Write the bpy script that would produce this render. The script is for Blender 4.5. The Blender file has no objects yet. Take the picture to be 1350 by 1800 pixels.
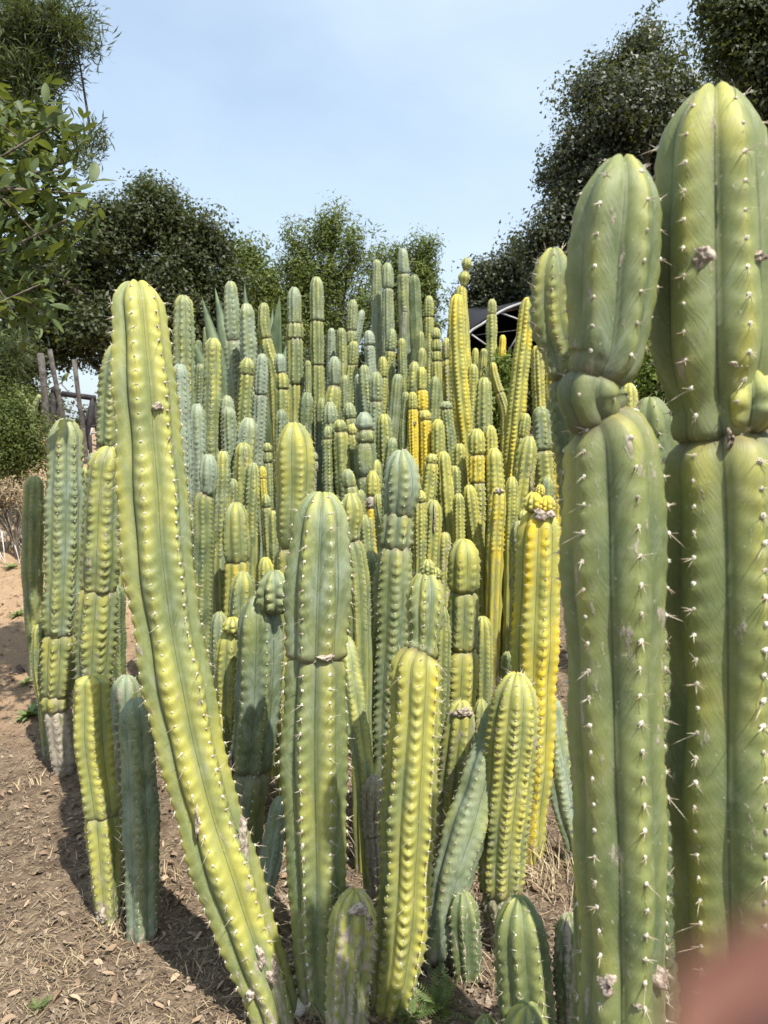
import bpy, math, random
import numpy as np
from mathutils import Vector, Matrix

# ------------------------------------------------------------------ camera, sky, sun, exposure
SC = bpy.context.scene
COL = SC.collection
F = 1310.0; CX = 675.0; CY = 900.0            # focal length and centre of the 1350 x 1800 photograph, pixels
CAMH = 1.5; PITCH = math.radians(6.1)
cam_d = bpy.data.cameras.new('camera'); cam = bpy.data.objects.new('camera', cam_d); COL.objects.link(cam)
cam.location = (0, 0, CAMH); cam.rotation_euler = (math.radians(90) - PITCH, 0, 0)
cam_d.sensor_width = 36; cam_d.sensor_fit = 'AUTO'; cam_d.lens = F / 1800 * 36
cam_d.clip_start = 0.002; cam_d.clip_end = 2000
cam_d.dof.use_dof = True; cam_d.dof.focus_distance = 2.5; cam_d.dof.aperture_fstop = 7.5
SC.camera = cam

SUN_AZ = math.atan2(0.56, -0.83); SUN_EL = math.radians(59)     # azimuth clockwise from +Y
sun_vec = Vector((math.sin(SUN_AZ) * math.cos(SUN_EL), math.cos(SUN_AZ) * math.cos(SUN_EL), math.sin(SUN_EL)))
W = bpy.data.worlds.new('World'); SC.world = W; W.use_nodes = True
nt = W.node_tree; nt.nodes.clear()
sky = nt.nodes.new('ShaderNodeTexSky'); sky.sky_type = 'NISHITA'; sky.sun_disc = False
sky.sun_elevation = SUN_EL; sky.sun_rotation = SUN_AZ; sky.altitude = 200; sky.air_density = 1.2; sky.dust_density = 2.2; sky.ozone_density = 1.6
tc = nt.nodes.new('ShaderNodeTexCoord')
mp = nt.nodes.new('ShaderNodeMapping'); mp.inputs['Scale'].default_value = (1.2, 1.0, 2.2); mp.inputs['Rotation'].default_value = (0.2, 0.5, 0.4)
ns = nt.nodes.new('ShaderNodeTexNoise'); ns.inputs['Scale'].default_value = 1.5; ns.inputs['Detail'].default_value = 6; ns.inputs['Roughness'].default_value = 0.5; ns.inputs['Distortion'].default_value = 0.15
rp = nt.nodes.new('ShaderNodeValToRGB'); rp.color_ramp.elements[0].position = 0.41; rp.color_ramp.elements[0].color = (0.45, 0.45, 0.45, 1)
rp.color_ramp.elements[1].position = 0.68; rp.color_ramp.elements[1].color = (0.85, 0.85, 0.85, 1)
mx = nt.nodes.new('ShaderNodeMixRGB'); mx.inputs[2].default_value = (3.75, 4.55, 5.35, 1)
bg = nt.nodes.new('ShaderNodeBackground'); bg.inputs['Strength'].default_value = 0.13
wo = nt.nodes.new('ShaderNodeOutputWorld')
nt.links.new(tc.outputs['Generated'], mp.inputs['Vector']); nt.links.new(mp.outputs[0], ns.inputs['Vector'])
nt.links.new(ns.outputs['Fac'], rp.inputs[0]); nt.links.new(rp.outputs[0], mx.inputs[0])
nt.links.new(sky.outputs[0], mx.inputs[1]); nt.links.new(mx.outputs[0], bg.inputs[0]); nt.links.new(bg.outputs[0], wo.inputs[0])

sl = bpy.data.lights.new('sun', 'SUN'); sl.energy = 4.8; sl.angle = math.radians(0.55); sl.color = (1.0, 0.955, 0.88)
so = bpy.data.objects.new('sun', sl); COL.objects.link(so); so.rotation_euler = sun_vec.to_track_quat('Z', 'Y').to_euler(); so.location = sun_vec * 30
SC.view_settings.view_transform = 'Standard'; SC.view_settings.look = 'None'; SC.view_settings.gamma = 1.0
SC.view_settings.use_curve_mapping = False; SC.view_settings.exposure = 0.72
SC.render.engine = 'CYCLES'
SC.cycles.use_denoising = True
SC.cycles.max_bounces = 6; SC.cycles.diffuse_bounces = 3; SC.cycles.transmission_bounces = 3; SC.cycles.transparent_max_bounces = 4
SC.cycles.caustics_reflective = False; SC.cycles.caustics_refractive = False

# ------------------------------------------------------------------ helpers
RNG = np.random.default_rng(7); random.seed(7)
cp, sp_ = math.cos(PITCH), math.sin(PITCH)
def ray(px, py):
    a = (px - CX) / F; b = -(py - CY) / F
    return Vector((a, cp + b * sp_, b * cp - sp_))
def at(px, py, D):
    r = ray(px, py); return Vector((0, 0, CAMH)) + r * (D / r.y)
def pxm(px, py, D):                      # metres per pixel there
    r = ray(px, py); return (D / r.y) / F
def sstep(a, b, x):
    t = np.clip((x - a) / (b - a), 0, 1); return t * t * (3 - 2 * t)
GY = [-30, 0, 3.3, 4.2, 5.0, 6.0, 7.5, 9.0, 12, 20, 60, 900]; GZ = [0, 0, 0.0, 0.07, 0.2, 0.5, 0.92, 1.25, 1.6, 1.8, 1.9, 1.9]
def ground_z(x, y):
    x = np.asarray(x, float); y = np.asarray(y, float)
    z = np.interp(y, GY, GZ) * 0.5 + (np.interp(y - .35, GY, GZ) + np.interp(y + .35, GY, GZ)) * 0.25
    z = z + 0.022 * np.sin(2.1 * x + 0.7 * y) * np.cos(1.7 * y - 0.6 * x) + 0.010 * np.sin(6.3 * x + 1.3) * np.sin(5.1 * y)
    return z
def gz(x, y): return float(ground_z(x, y))

def mk(name, V, quads=None, tris=None, mat=None, parent=None, smooth=True, uvs=None):
    """one mesh object from numpy arrays"""
    me = bpy.data.meshes.new(name)
    V = np.asarray(V, np.float32); nq = 0 if quads is None else len(quads); ntr = 0 if tris is None else len(tris)
    loops = []
    if nq: loops.append(np.asarray(quads, np.int32).ravel())
    if ntr: loops.append(np.asarray(tris, np.int32).ravel())
    L = np.concatenate(loops)
    me.vertices.add(len(V)); me.vertices.foreach_set('co', V.ravel())
    me.loops.add(len(L)); me.loops.foreach_set('vertex_index', L)
    me.polygons.add(nq + ntr)
    st = np.concatenate([np.arange(nq) * 4, nq * 4 + np.arange(ntr) * 3]).astype(np.int32)
    me.polygons.foreach_set('loop_start', st)
    try: me.polygons.foreach_set('loop_total', np.concatenate([np.full(nq, 4), np.full(ntr, 3)]).astype(np.int32))
    except Exception: pass
    if smooth: me.polygons.foreach_set('use_smooth', np.ones(nq + ntr, bool))
    if uvs:
        for un, ua in uvs.items():                     # per-loop arrays
            lay = me.uv_layers.new(name=un); lay.data.foreach_set('uv', np.asarray(ua, np.float32).ravel())
    me.update(calc_edges=True)
    for m in (mat if isinstance(mat, (list, tuple)) else [mat]):
        if m: me.materials.append(m)
    o = bpy.data.objects.new(name, me); COL.objects.link(o)
    if parent is not None: o.parent = parent
    return o
def thing(name, label, cat, loc=(0, 0, 0), group=None):
    o = bpy.data.objects.new(name, None); COL.objects.link(o); o.location = loc; o.empty_display_size = 0.05
    o['label'] = label; o['category'] = cat
    if group: o['group'] = group
    return o
def tag(o, label, cat, group=None, kind=None):
    o['label'] = label; o['category'] = cat
    if group: o['group'] = group
    if kind: o['kind'] = kind
    return o
def tube_arrays(pts, rads, n=8, cap=True):
    pts = np.array([tuple(p) for p in pts], float); rads = np.array(rads, float); m = len(pts)
    T = np.gradient(pts, axis=0); T /= np.linalg.norm(T, axis=1)[:, None] + 1e-9
    ref = np.array([0.13, 0.21, 0.97]) if abs(T[0, 2]) < 0.8 else np.array([0.97, 0.2, 0.1])
    E1 = np.cross(T, ref); E1 /= np.linalg.norm(E1, axis=1)[:, None] + 1e-9
    E2 = np.cross(T, E1)
    th = np.arange(n) / n * 2 * np.pi
    V = pts[:, None, :] + rads[:, None, None] * (np.cos(th)[None, :, None] * E1[:, None, :] + np.sin(th)[None, :, None] * E2[:, None, :])
    V = V.reshape(-1, 3)
    i = np.arange(m - 1)[:, None]; j = np.arange(n)[None, :]; j2 = (j + 1) % n
    Q = np.stack([i * n + j, (i + 1) * n + j, (i + 1) * n + j2, i * n + j2], -1).reshape(-1, 4)
    Tr = np.zeros((0, 3), int)
    if cap:
        a = len(V); V = np.vstack([V, pts[0], pts[-1]])
        jj = np.arange(n); k2 = (jj + 1) % n
        Tr = np.vstack([np.stack([np.full(n, a), jj, k2], -1), np.stack([np.full(n, a + 1), (m - 1) * n + k2, (m - 1) * n + jj], -1)])
    return V, Q, Tr
def tube(name, pts, rads, mat, parent=None, n=8, origin=None):
    V, Q, T = tube_arrays(pts, rads, n)
    if origin is not None: V = V - np.array(origin)
    return mk(name, V, Q, T, mat, parent)
class Join:
    def __init__(s): s.V = []; s.Q = []; s.T = []; s.n = 0
    def add(s, V, Q=None, T=None):
        s.V.append(np.asarray(V, float))
        if Q is not None and len(Q): s.Q.append(np.asarray(Q) + s.n)
        if T is not None and len(T): s.T.append(np.asarray(T) + s.n)
        s.n += len(V)
    def build(s, name, mat, parent=None, smooth=True):
        return mk(name, np.vstack(s.V), np.vstack(s.Q) if s.Q else None, np.vstack(s.T) if s.T else None, mat, parent, smooth)

# ------------------------------------------------------------------ material helpers
class NB:
    def __init__(s, name):
        s.m = bpy.data.materials.new(name); s.m.use_nodes = True; s.t = s.m.node_tree; s.t.nodes.clear()
        s.out = s.t.nodes.new('ShaderNodeOutputMaterial'); s.p = s.t.nodes.new('ShaderNodeBsdfPrincipled'); s.t.links.new(s.p.outputs[0], s.out.inputs[0])
    def n(s, typ, **kw):
        x = s.t.nodes.new(typ)
        for k, v in kw.items():
            if k.startswith('_'): setattr(x, k[1:], v)
            else: s.set(x.inputs[k], v)
        return x
    def set(s, inp, v):
        if hasattr(v, 'outputs'): v = v.outputs[0]
        if isinstance(v, bpy.types.NodeSocket): s.t.links.new(v, inp)
        else:
            try: inp.default_value = v
            except Exception: inp.default_value = (*v, 1)
    def math(s, op, a, b=0.0, c=None, clamp=False):
        x = s.t.nodes.new('ShaderNodeMath'); x.operation = op; x.use_clamp = clamp
        s.set(x.inputs[0], a); s.set(x.inputs[1], b)
        if c is not None: s.set(x.inputs[2], c)
        return x.outputs[0]
    def mix(s, f, a, b, mode='MIX'):
        x = s.t.nodes.new('ShaderNodeMixRGB'); x.blend_type = mode
        s.set(x.inputs[0], f); s.set(x.inputs[1], a if not isinstance(a, tuple) else (*a, 1)); s.set(x.inputs[2], b if not isinstance(b, tuple) else (*b, 1))
        return x.outputs[0]
    def ss(s, x, a, b):
        r = s.t.nodes.new('ShaderNodeMapRange'); r.interpolation_type = 'SMOOTHSTEP'
        s.set(r.inputs['Value'], x); s.set(r.inputs['From Min'], a); s.set(r.inputs['From Max'], b)
        return r.outputs[0]
    def xyz(s, x, y, z):
        c = s.t.nodes.new('ShaderNodeCombineXYZ'); s.set(c.inputs[0], x); s.set(c.inputs[1], y); s.set(c.inputs[2], z); return c.outputs[0]
    def noise(s, vec, scale, detail=2.0, rough=0.5):
        x = s.t.nodes.new('ShaderNodeTexNoise'); s.set(x.inputs['Vector'], vec); x.inputs['Scale'].default_value = scale
        x.inputs['Detail'].default_value = detail; x.inputs['Roughness'].default_value = rough; return x.outputs['Fac']
    def bump(s, h, strength, dist):
        b = s.t.nodes.new('ShaderNodeBump'); b.inputs['Strength'].default_value = strength; b.inputs['Distance'].default_value = dist
        s.set(b.inputs['Height'], h); s.t.links.new(b.outputs[0], s.p.inputs['Normal'])

def cactus_material():
    b = NB('cactus_skin')
    u1 = b.t.nodes.new('ShaderNodeUVMap'); u1.uv_map = 'rib'; s1 = b.t.nodes.new('ShaderNodeSeparateXYZ'); b.t.links.new(u1.outputs[0], s1.inputs[0])
    u2 = b.t.nodes.new('ShaderNodeUVMap'); u2.uv_map = 'seg'; s2 = b.t.nodes.new('ShaderNodeSeparateXYZ'); b.t.links.new(u2.outputs[0], s2.inputs[0])
    oi = b.t.nodes.new('ShaderNodeObjectInfo'); oc = b.t.nodes.new('ShaderNodeSeparateColor'); b.t.links.new(oi.outputs['Color'], oc.inputs[0])
    yel, blu, crk, seed = oc.outputs[0], oc.outputs[1], oc.outputs[2], oi.outputs['Alpha']
    u3 = b.t.nodes.new('ShaderNodeUVMap'); u3.uv_map = 'height'; s3 = b.t.nodes.new('ShaderNodeSeparateXYZ'); b.t.links.new(u3.outputs[0], s3.inputs[0]); hgt = s3.outputs[0]
    U, V = s1.outputs[0], s1.outputs[1]; dtop, rad = s2.outputs[0], s2.outputs[1]
    fr = b.math('FRACT', U); pg = b.math('SUBTRACT', 1.0, b.math('ABSOLUTE', b.math('MULTIPLY_ADD', fr, 2.0, -1.0)))
    # length measured in stem radii so that thick and thin stems carry the same pattern
    vr = b.math('DIVIDE', V, rad)
    q = b.math('MULTIPLY_ADD', pg, -1.0, vr)
    side = b.math('ROUND', b.math('MULTIPLY', U, 2.0)); sd = b.math('MULTIPLY_ADD', seed, 47.0, b.math('MULTIPLY', b.math('FLOOR', U), 3.7))
    wob = b.math('MULTIPLY_ADD', b.noise(b.xyz(vr, pg, sd), 0.9, 1.0), 0.45, q)
    streak = b.noise(b.xyz(b.math('MULTIPLY', wob, 10.0), b.math('MULTIPLY', pg, 1.6), sd), 1.3, 4.0, 0.7)
    broad = b.noise(b.xyz(b.math('MULTIPLY', wob, 0.9), b.math('MULTIPLY', pg, 0.8), sd), 1.0, 2.0)
    patch = b.noise(b.xyz(b.math('MULTIPLY', vr, 0.35), U, b.math('MULTIPLY', seed, 31.0)), 0.8, 2.0)
    bc = b.math('MULTIPLY_ADD', broad, 2.0, -1.0); pc = b.math('MULTIPLY_ADD', patch, 2.0, -1.0); sc = b.math('MULTIPLY_ADD', streak, 2.0, -1.0)
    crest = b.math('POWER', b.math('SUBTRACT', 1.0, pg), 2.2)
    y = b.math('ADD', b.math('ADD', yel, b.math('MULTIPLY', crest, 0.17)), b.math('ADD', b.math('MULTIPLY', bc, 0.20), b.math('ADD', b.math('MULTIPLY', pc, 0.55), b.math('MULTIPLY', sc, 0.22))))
    tip = b.math('POWER', 2.718, b.math('MULTIPLY', b.math('DIVIDE', dtop, rad), -0.9))
    y = b.math('MULTIPLY_ADD', tip, 0.18, y)
    base = b.mix(b.ss(y, 0.05, 0.50), (0.078, 0.112, 0.046), (0.195, 0.222, 0.074))
    base = b.mix(b.ss(y, 0.45, 0.85), base, (0.395, 0.378, 0.080))
    base = b.mix(b.ss(y, 0.88, 1.25), base, (0.66, 0.49, 0.028))
    # waxy blue bloom, strongest between crest and groove
    bl = b.math('ADD', blu, b.math('ADD', b.math('MULTIPLY', bc, 0.45), b.math('ADD', b.math('MULTIPLY', sc, 0.45), b.math('MULTIPLY', pc, -0.35))))
    bl = b.math('MULTIPLY', b.ss(bl, 0.28, 0.95), b.math('MULTIPLY_ADD', pg, 0.70, 0.30), clamp=True)
    base = b.mix(bl, base, (0.315, 0.375, 0.295))
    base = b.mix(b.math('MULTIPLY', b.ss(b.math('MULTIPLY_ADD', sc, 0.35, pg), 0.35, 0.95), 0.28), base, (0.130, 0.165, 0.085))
    # feathered dark strokes and the seam at the bottom of the groove
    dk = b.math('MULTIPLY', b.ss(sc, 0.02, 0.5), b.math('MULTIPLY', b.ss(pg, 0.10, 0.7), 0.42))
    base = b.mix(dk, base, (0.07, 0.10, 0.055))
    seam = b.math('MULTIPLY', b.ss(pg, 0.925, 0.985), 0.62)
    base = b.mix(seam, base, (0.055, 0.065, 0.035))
    geo = b.t.nodes.new('ShaderNodeNewGeometry')
    # pale flecks
    fl = b.noise(geo.outputs['Position'], 120.0, 1.0); base = b.mix(b.math('MULTIPLY', b.ss(fl, 0.72, 0.78), 0.5), base, (0.45, 0.44, 0.32))
    # dust and fine mottling
    du = b.noise(geo.outputs['Position'], 38.0, 6.0, 0.72); base = b.mix(b.math('MULTIPLY', b.ss(du, 0.46, 0.70), 0.26), base, (0.33, 0.33, 0.22)); base = b.mix(b.math('MULTIPLY', b.ss(du, 0.50, 0.28), 0.22), base, (0.07, 0.09, 0.03))
    # small dark insect marks and rusty specks along the crests
    sk = b.noise(geo.outputs['Position'], 210.0, 2.0, 0.6); base = b.mix(b.math('MULTIPLY', b.ss(sk, 0.66, 0.72), b.math('MULTIPLY_ADD', crest, 0.35, 0.35)), base, (0.09, 0.06, 0.03))
    # brown grime where two growth lengths meet
    jn = b.math('POWER', 2.718, b.math('MULTIPLY', b.math('DIVIDE', s3.outputs[1], rad), -4.5)); gn = b.noise(b.xyz(U, b.math('MULTIPLY', vr, 2.0), sd), 2.5, 3.0, 0.7)
    base = b.mix(b.math('MULTIPLY', jn, b.math('MULTIPLY_ADD', gn, 0.9, 0.25), clamp=True), base, (0.11, 0.085, 0.055))
    # corky scars
    cn = b.noise(b.xyz(b.math('MULTIPLY', vr, 0.8), b.math('MULTIPLY', U, 2.6), b.math('MULTIPLY', seed, 23.0)), 1.3, 5.0, 0.62)
    ck = b.math('ADD', cn, b.math('MULTIPLY_ADD', crk, 0.42, b.math('MULTIPLY_ADD', b.math('POWER', 2.718, b.math('MULTIPLY', hgt, -5.0)), 0.20, -0.02)))
    ck = b.ss(ck, 0.66, 0.74)
    cf = b.noise(geo.outputs['Position'], 55.0, 4.0, 0.7)
    base = b.mix(b.math('MULTIPLY', ck, 0.92), base, b.mix(cf, (0.13, 0.10, 0.075), (0.52, 0.46, 0.37)))
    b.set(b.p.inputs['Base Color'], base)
    b.set(b.p.inputs['Roughness'], b.math('MULTIPLY_ADD', ck, 0.4, b.math('MULTIPLY_ADD', streak, 0.2, 0.44)))
    b.p.inputs['Specular IOR Level'].default_value = 0.34
    h = b.math('ADD', b.math('MULTIPLY', streak, 0.5), b.math('MULTIPLY', b.math('MULTIPLY', cf, ck), 1.6))
    b.bump(h, 0.40, 0.004)
    return b.m
M_CACTUS = cactus_material()
def simple(name, c1, c2, scale=8.0, rough=0.8, bump=0.0, spec=0.3, detail=4.0, island=0.0, trans=0.0, coord='Position'):
    b = NB(name); g = b.t.nodes.new('ShaderNodeNewGeometry')
    if coord == 'Position': vec = g.outputs['Position']
    else:
        t = b.t.nodes.new('ShaderNodeTexCoord'); vec = t.outputs['Object']
    n = b.noise(vec, scale, detail, 0.6); f = b.ss(n, 0.3, 0.7)
    if island: f = b.math('ADD', b.math('MULTIPLY', f, 1 - island), b.math('MULTIPLY', g.outputs['Random Per Island'], island))
    c = b.mix(f, c1, c2); b.set(b.p.inputs['Base Color'], c); b.p.inputs['Roughness'].default_value = rough; b.p.inputs['Specular IOR Level'].default_value = spec
    if bump: b.bump(n, bump, 0.02)
    if trans:
        tr = b.t.nodes.new('ShaderNodeBsdfTranslucent'); b.set(tr.inputs[0], b.mix(0.6, c, (0.32, 0.36, 0.04)))
        mxs = b.t.nodes.new('ShaderNodeMixShader'); mxs.inputs[0].default_value = trans
        b.t.links.new(b.p.outputs[0], mxs.inputs[1]); b.t.links.new(tr.outputs[0], mxs.inputs[2]); b.t.links.new(mxs.outputs[0], b.out.inputs[0])
    return b.m
M_WOOL = simple('areole_wool', (0.30, 0.26, 0.20), (0.76, 0.72, 0.62), 90, 0.95)
M_SPINE = simple('spine', (0.34, 0.24, 0.14), (0.80, 0.72, 0.56), 25, 0.5)
M_SCAR = simple('cork_scar', (0.16, 0.11, 0.08), (0.60, 0.52, 0.42), 70, 0.95, 0.6)
M_BARK = simple('bark', (0.045, 0.035, 0.028), (0.13, 0.105, 0.085), 14, 0.95, 0.5)
M_TWIG = simple('twig', (0.07, 0.055, 0.04), (0.20, 0.17, 0.13), 30, 0.9)
M_WOODG = simple('weathered_wood', (0.05, 0.045, 0.04), (0.14, 0.125, 0.11), 22, 0.9, 0.4)
M_WOODD = simple('dark_timber', (0.015, 0.014, 0.014), (0.045, 0.04, 0.04), 18, 0.8, 0.3)
M_OAK = simple('oak_leaf', (0.015, 0.024, 0.008), (0.066, 0.082, 0.026), 3, 0.55, 0, 0.4, 2, 0.7, 0.22)
M_OAKG = simple('grey_oak_leaf', (0.018, 0.025, 0.012), (0.078, 0.088, 0.044), 3, 0.5, 0, 0.5, 2, 0.7, 0.18)
M_WILLOW = simple('shrub_leaf', (0.050, 0.078, 0.016), (0.165, 0.205, 0.045), 2, 0.6, 0, 0.35, 2, 0.7, 0.3)
M_PINE = simple('pine_needle', (0.026, 0.044, 0.016), (0.095, 0.12, 0.044), 4, 0.6, 0, 0.35, 2, 0.7, 0.2)
M_BROAD = simple('broad_leaf', (0.030, 0.052, 0.011), (0.10, 0.14, 0.035), 12, 0.58, 0, 0.5, 3, 0.0, 0.28)
M_BUSH = simple('bush_leaf', (0.055, 0.09, 0.012), (0.19, 0.24, 0.03), 3, 0.6, 0, 0.35, 2, 0.7, 0.3)
M_BUSHD = simple('dull_bush_leaf', (0.035, 0.055, 0.010), (0.12, 0.15, 0.030), 3, 0.6, 0, 0.35, 2, 0.7, 0.25)
M_WEED = simple('weed_leaf', (0.10, 0.16, 0.05), (0.24, 0.31, 0.12), 20, 0.6, 0, 0.3, 2, 0.4, 0.3)
M_DRY = simple('dry_straw', (0.16, 0.11, 0.06), (0.50, 0.40, 0.25), 5, 0.85, 0, 0.25, 2, 0.85)
M_LITTER = simple('dead_leaf', (0.13, 0.075, 0.045), (0.44, 0.33, 0.22), 5, 0.8, 0, 0.3, 2, 0.9)
M_CHIP = simple('bark_chip', (0.05, 0.034, 0.024), (0.31, 0.24, 0.175), 5, 0.9, 0, 0.2, 2, 0.9)
M_FROND = simple('bleached_frond', (0.30, 0.28, 0.25), (0.68, 0.65, 0.60), 9, 0.8, 0, 0.3, 2, 0.7)
M_AGAVE = simple('agave_leaf', (0.07, 0.105, 0.05), (0.20, 0.25, 0.13), 5, 0.5, 0.1, 0.4)
M_CLOTH = simple('shade_cloth', (0.010, 0.010, 0.012), (0.024, 0.024, 0.028), 60, 0.75, 0.2)
M_PIPE = simple('grey_white_pipe', (0.26, 0.26, 0.26), (0.48, 0.48, 0.47), 6, 0.4)
M_ROCK = simple('pale_rock', (0.34, 0.31, 0.26), (0.66, 0.63, 0.56), 18, 0.9, 0.6)
M_SKIN = simple('skin', (0.22, 0.095, 0.07), (0.29, 0.13, 0.10), 60, 0.5, 0.1)  # darker than natural skin: shade over the finger is put into the colour
M_NAIL = simple('nail', (0.26, 0.13, 0.10), (0.32, 0.17, 0.13), 40, 0.25)
M_SLEEVE = simple('sleeve_cloth', (0.05, 0.06, 0.09), (0.09, 0.10, 0.14), 200, 0.9)

def ground_material():
    b = NB('soil'); g = b.t.nodes.new('ShaderNodeNewGeometry'); P = g.outputs['Position']
    s = b.t.nodes.new('ShaderNodeSeparateXYZ'); b.t.links.new(P, s.inputs[0])
    n1 = b.noise(P, 1.3, 4.0, 0.6); n2 = b.noise(P, 16.0, 5.0, 0.7); n3 = b.noise(P, 90.0, 3.0, 0.7)
    c = b.mix(b.ss(n2, 0.3, 0.72), (0.085, 0.058, 0.039), (0.25, 0.185, 0.125))
    # bare sandy earth on the slope beyond the left clump
    sx = b.math('ADD', s.outputs[0], b.math('MULTIPLY', n1, 0.8))
    sand = b.math('MULTIPLY', b.ss(b.math('MULTIPLY', sx, -1.0), 0.75, 1.35), b.ss(b.math('ADD', s.outputs[1], b.math('MULTIPLY', n1, 1.0)), 3.6, 4.8))
    c = b.mix(b.math('MULTIPLY', sand, 0.9), c, b.mix(n2, (0.30, 0.185, 0.10), (0.48, 0.34, 0.215)))
    c = b.mix(b.math('MULTIPLY', b.ss(n3, 0.55, 0.75), 0.6), c, (0.42, 0.33, 0.21))
    b.set(b.p.inputs['Base Color'], c); b.p.inputs['Roughness'].default_value = 0.95; b.p.inputs['Specular IOR Level'].default_value = 0.15
    b.bump(b.math('ADD', n2, b.math('MULTIPLY', n3, 0.5)), 0.9, 0.03)
    return b.m
M_SOIL = ground_material()

# ------------------------------------------------------------------ ground
def axis_steps(lo, hi, fine_lo, fine_hi, fine):
    a = list(np.arange(fine_lo, fine_hi + 1e-6, fine)); x = fine_hi; d = fine
    while x < hi: d *= 1.35; x += d; a.append(x)
    x = fine_lo; d = fine
    while x > lo: d *= 1.35; x -= d; a.insert(0, x)
    return np.array(a)
gx = axis_steps(-500, 500, -3.2, 3.2, 0.05); gy = axis_steps(-60, 800, 0.8, 9.5, 0.05)
XX, YY = np.meshgrid(gx, gy); ZZ = ground_z(XX, YY)
near = (np.abs(XX) < 4) & (YY < 10)
ZZ = ZZ + near * RNG.normal(0, 0.0045, ZZ.shape)
nx, ny = len(gx), len(gy)
ii, jj = np.meshgrid(np.arange(ny - 1), np.arange(nx - 1), indexing='ij')
Q = np.stack([ii * nx + jj, ii * nx + jj + 1, (ii + 1) * nx + jj + 1, (ii + 1) * nx + jj], -1).reshape(-1, 4)
go = mk('ground', np.stack([XX, YY, ZZ], -1).reshape(-1, 3), Q, None, M_SOIL); go['kind'] = 'structure'

# ------------------------------------------------------------------ cacti
CAM = np.array([0, 0, CAMH])
def catmull(P, n=12):
    P = np.asarray(P, float); out = []
    E = np.vstack([2 * P[0] - P[1], P, 2 * P[-1] - P[-2]])
    for i in range(1, len(E) - 2):
        p0, p1, p2, p3 = E[i - 1:i + 3]
        for k in range(n):
            t = k / n
            out.append(0.5 * ((2 * p1) + (-p0 + p2) * t + (2 * p0 - 5 * p1 + 4 * p2 - p3) * t * t + (-p0 + 3 * p1 - 3 * p2 + p3) * t ** 3))
    out.append(P[-1]); return np.array(out)
# unit areole templates: wool pad and spines, local +Z outward, +Y up along the rib
OCT_V = np.array([[1, 0, 0], [0, 1, 0], [-1, 0, 0], [0, -1, 0], [0, 0, .8], [0, 0, -.5]], float)
OCT_F = np.array([[0, 1, 4], [1, 2, 4], [2, 3, 4], [3, 0, 4]])
def wool_ball(seed):
    r = np.random.default_rng(seed); n, m = 8, 4; V = []
    for i in range(m):
        a = i / m * math.pi / 2
        for j in range(n):
            th = 2 * math.pi * j / n; k = 1 + r.normal(0, .20)
            V.append((math.cos(a) * math.cos(th) * k, math.cos(a) * math.sin(th) * 1.15 * k, math.sin(a) * .8 * k - .15))
    V.append((0, 0, .62)); V = np.array(V)
    Q = [(i * n + j, i * n + (j + 1) % n, (i + 1) * n + (j + 1) % n, (i + 1) * n + j) for i in range(m - 1) for j in range(n)]
    T = [((m - 1) * n + j, (m - 1) * n + (j + 1) % n, m * n) for j in range(n)]
    return V, np.array(Q), np.array(T)
def spine_arrays(dirv, length, r, base=(0, 0, 0), n=3, bend=0.0):
    d = np.array(dirv, float); d /= np.linalg.norm(d)
    a = np.cross(d, [0.31, 0.77, 0.55]); a /= np.linalg.norm(a); c = np.cross(d, a); V = []; base = np.array(base)
    for j in range(n):
        th = 2 * math.pi * j / n; V.append(base + r * (math.cos(th) * a + math.sin(th) * c))
    for j in range(n):
        th = 2 * math.pi * j / n; V.append(base + d * length * .55 + np.array([0, -bend * length, 0]) + .75 * r * (math.cos(th) * a + math.sin(th) * c))
    V.append(base + d * length + np.array([0, -bend * 2.2 * length, 0]))
    Q = [(j, (j + 1) % n, n + (j + 1) % n, n + j) for j in range(n)]
    T = [(n + j, n + (j + 1) % n, 2 * n) for j in range(n)]
    return np.array(V), np.array(Q), np.array(T)
AREOLE_MESH = []
def areole_mesh(k):
    """a woolly areole with its spines, one mesh with two materials, shared between copies (unit: metres)"""
    if len(AREOLE_MESH) > k: return AREOLE_MESH[k]
    for s in range(len(AREOLE_MESH), 9):
        r = np.random.default_rng(s + 20); V, Q, T = wool_ball(s); V = V * 0.0031; Vs = [V]; Qs = [Q]; Ts = [T]; n = len(V); nq0, nt0 = len(Q), len(T)
        for i in range(12):
            d = r.normal(0, 1, 3); d[2] = abs(d[2]) + .1; v, q, t = spine_arrays(d, r.uniform(.0028, .0046), .0003, (0, 0, .0006), 3, 0.0); Vs.append(v); Qs.append(q + n); Ts.append(t + n); n += len(v); nq0 += len(q); nt0 += len(t)
        if s not in (0,):
            for i in range(r.integers(3, 7)):
                d = (r.normal(0, .75), r.normal(-.45, .65), abs(r.normal(.7, .3)) + .12); L = r.uniform(.006, .017) if i else r.choice([.012, .018, .026, .038])
                v, q, t = spine_arrays(d, L, .00045, (0, 0, .001), 4, 0.04); Vs.append(v); Qs.append(q + n); Ts.append(t + n); n += len(v)
        o = mk('areole', np.vstack(Vs), np.vstack(Qs), np.vstack(Ts), [M_WOOL, M_SPINE])
        mi = np.concatenate([np.zeros(nq0), np.ones(sum(map(len, Qs)) - nq0), np.zeros(nt0), np.ones(sum(map(len, Ts)) - nt0)]).astype(np.int32)
        o.data.polygons.foreach_set('material_index', mi)
        AREOLE_MESH.append(o.data); bpy.data.objects.remove(o)
    return AREOLE_MESH[k]

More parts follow.
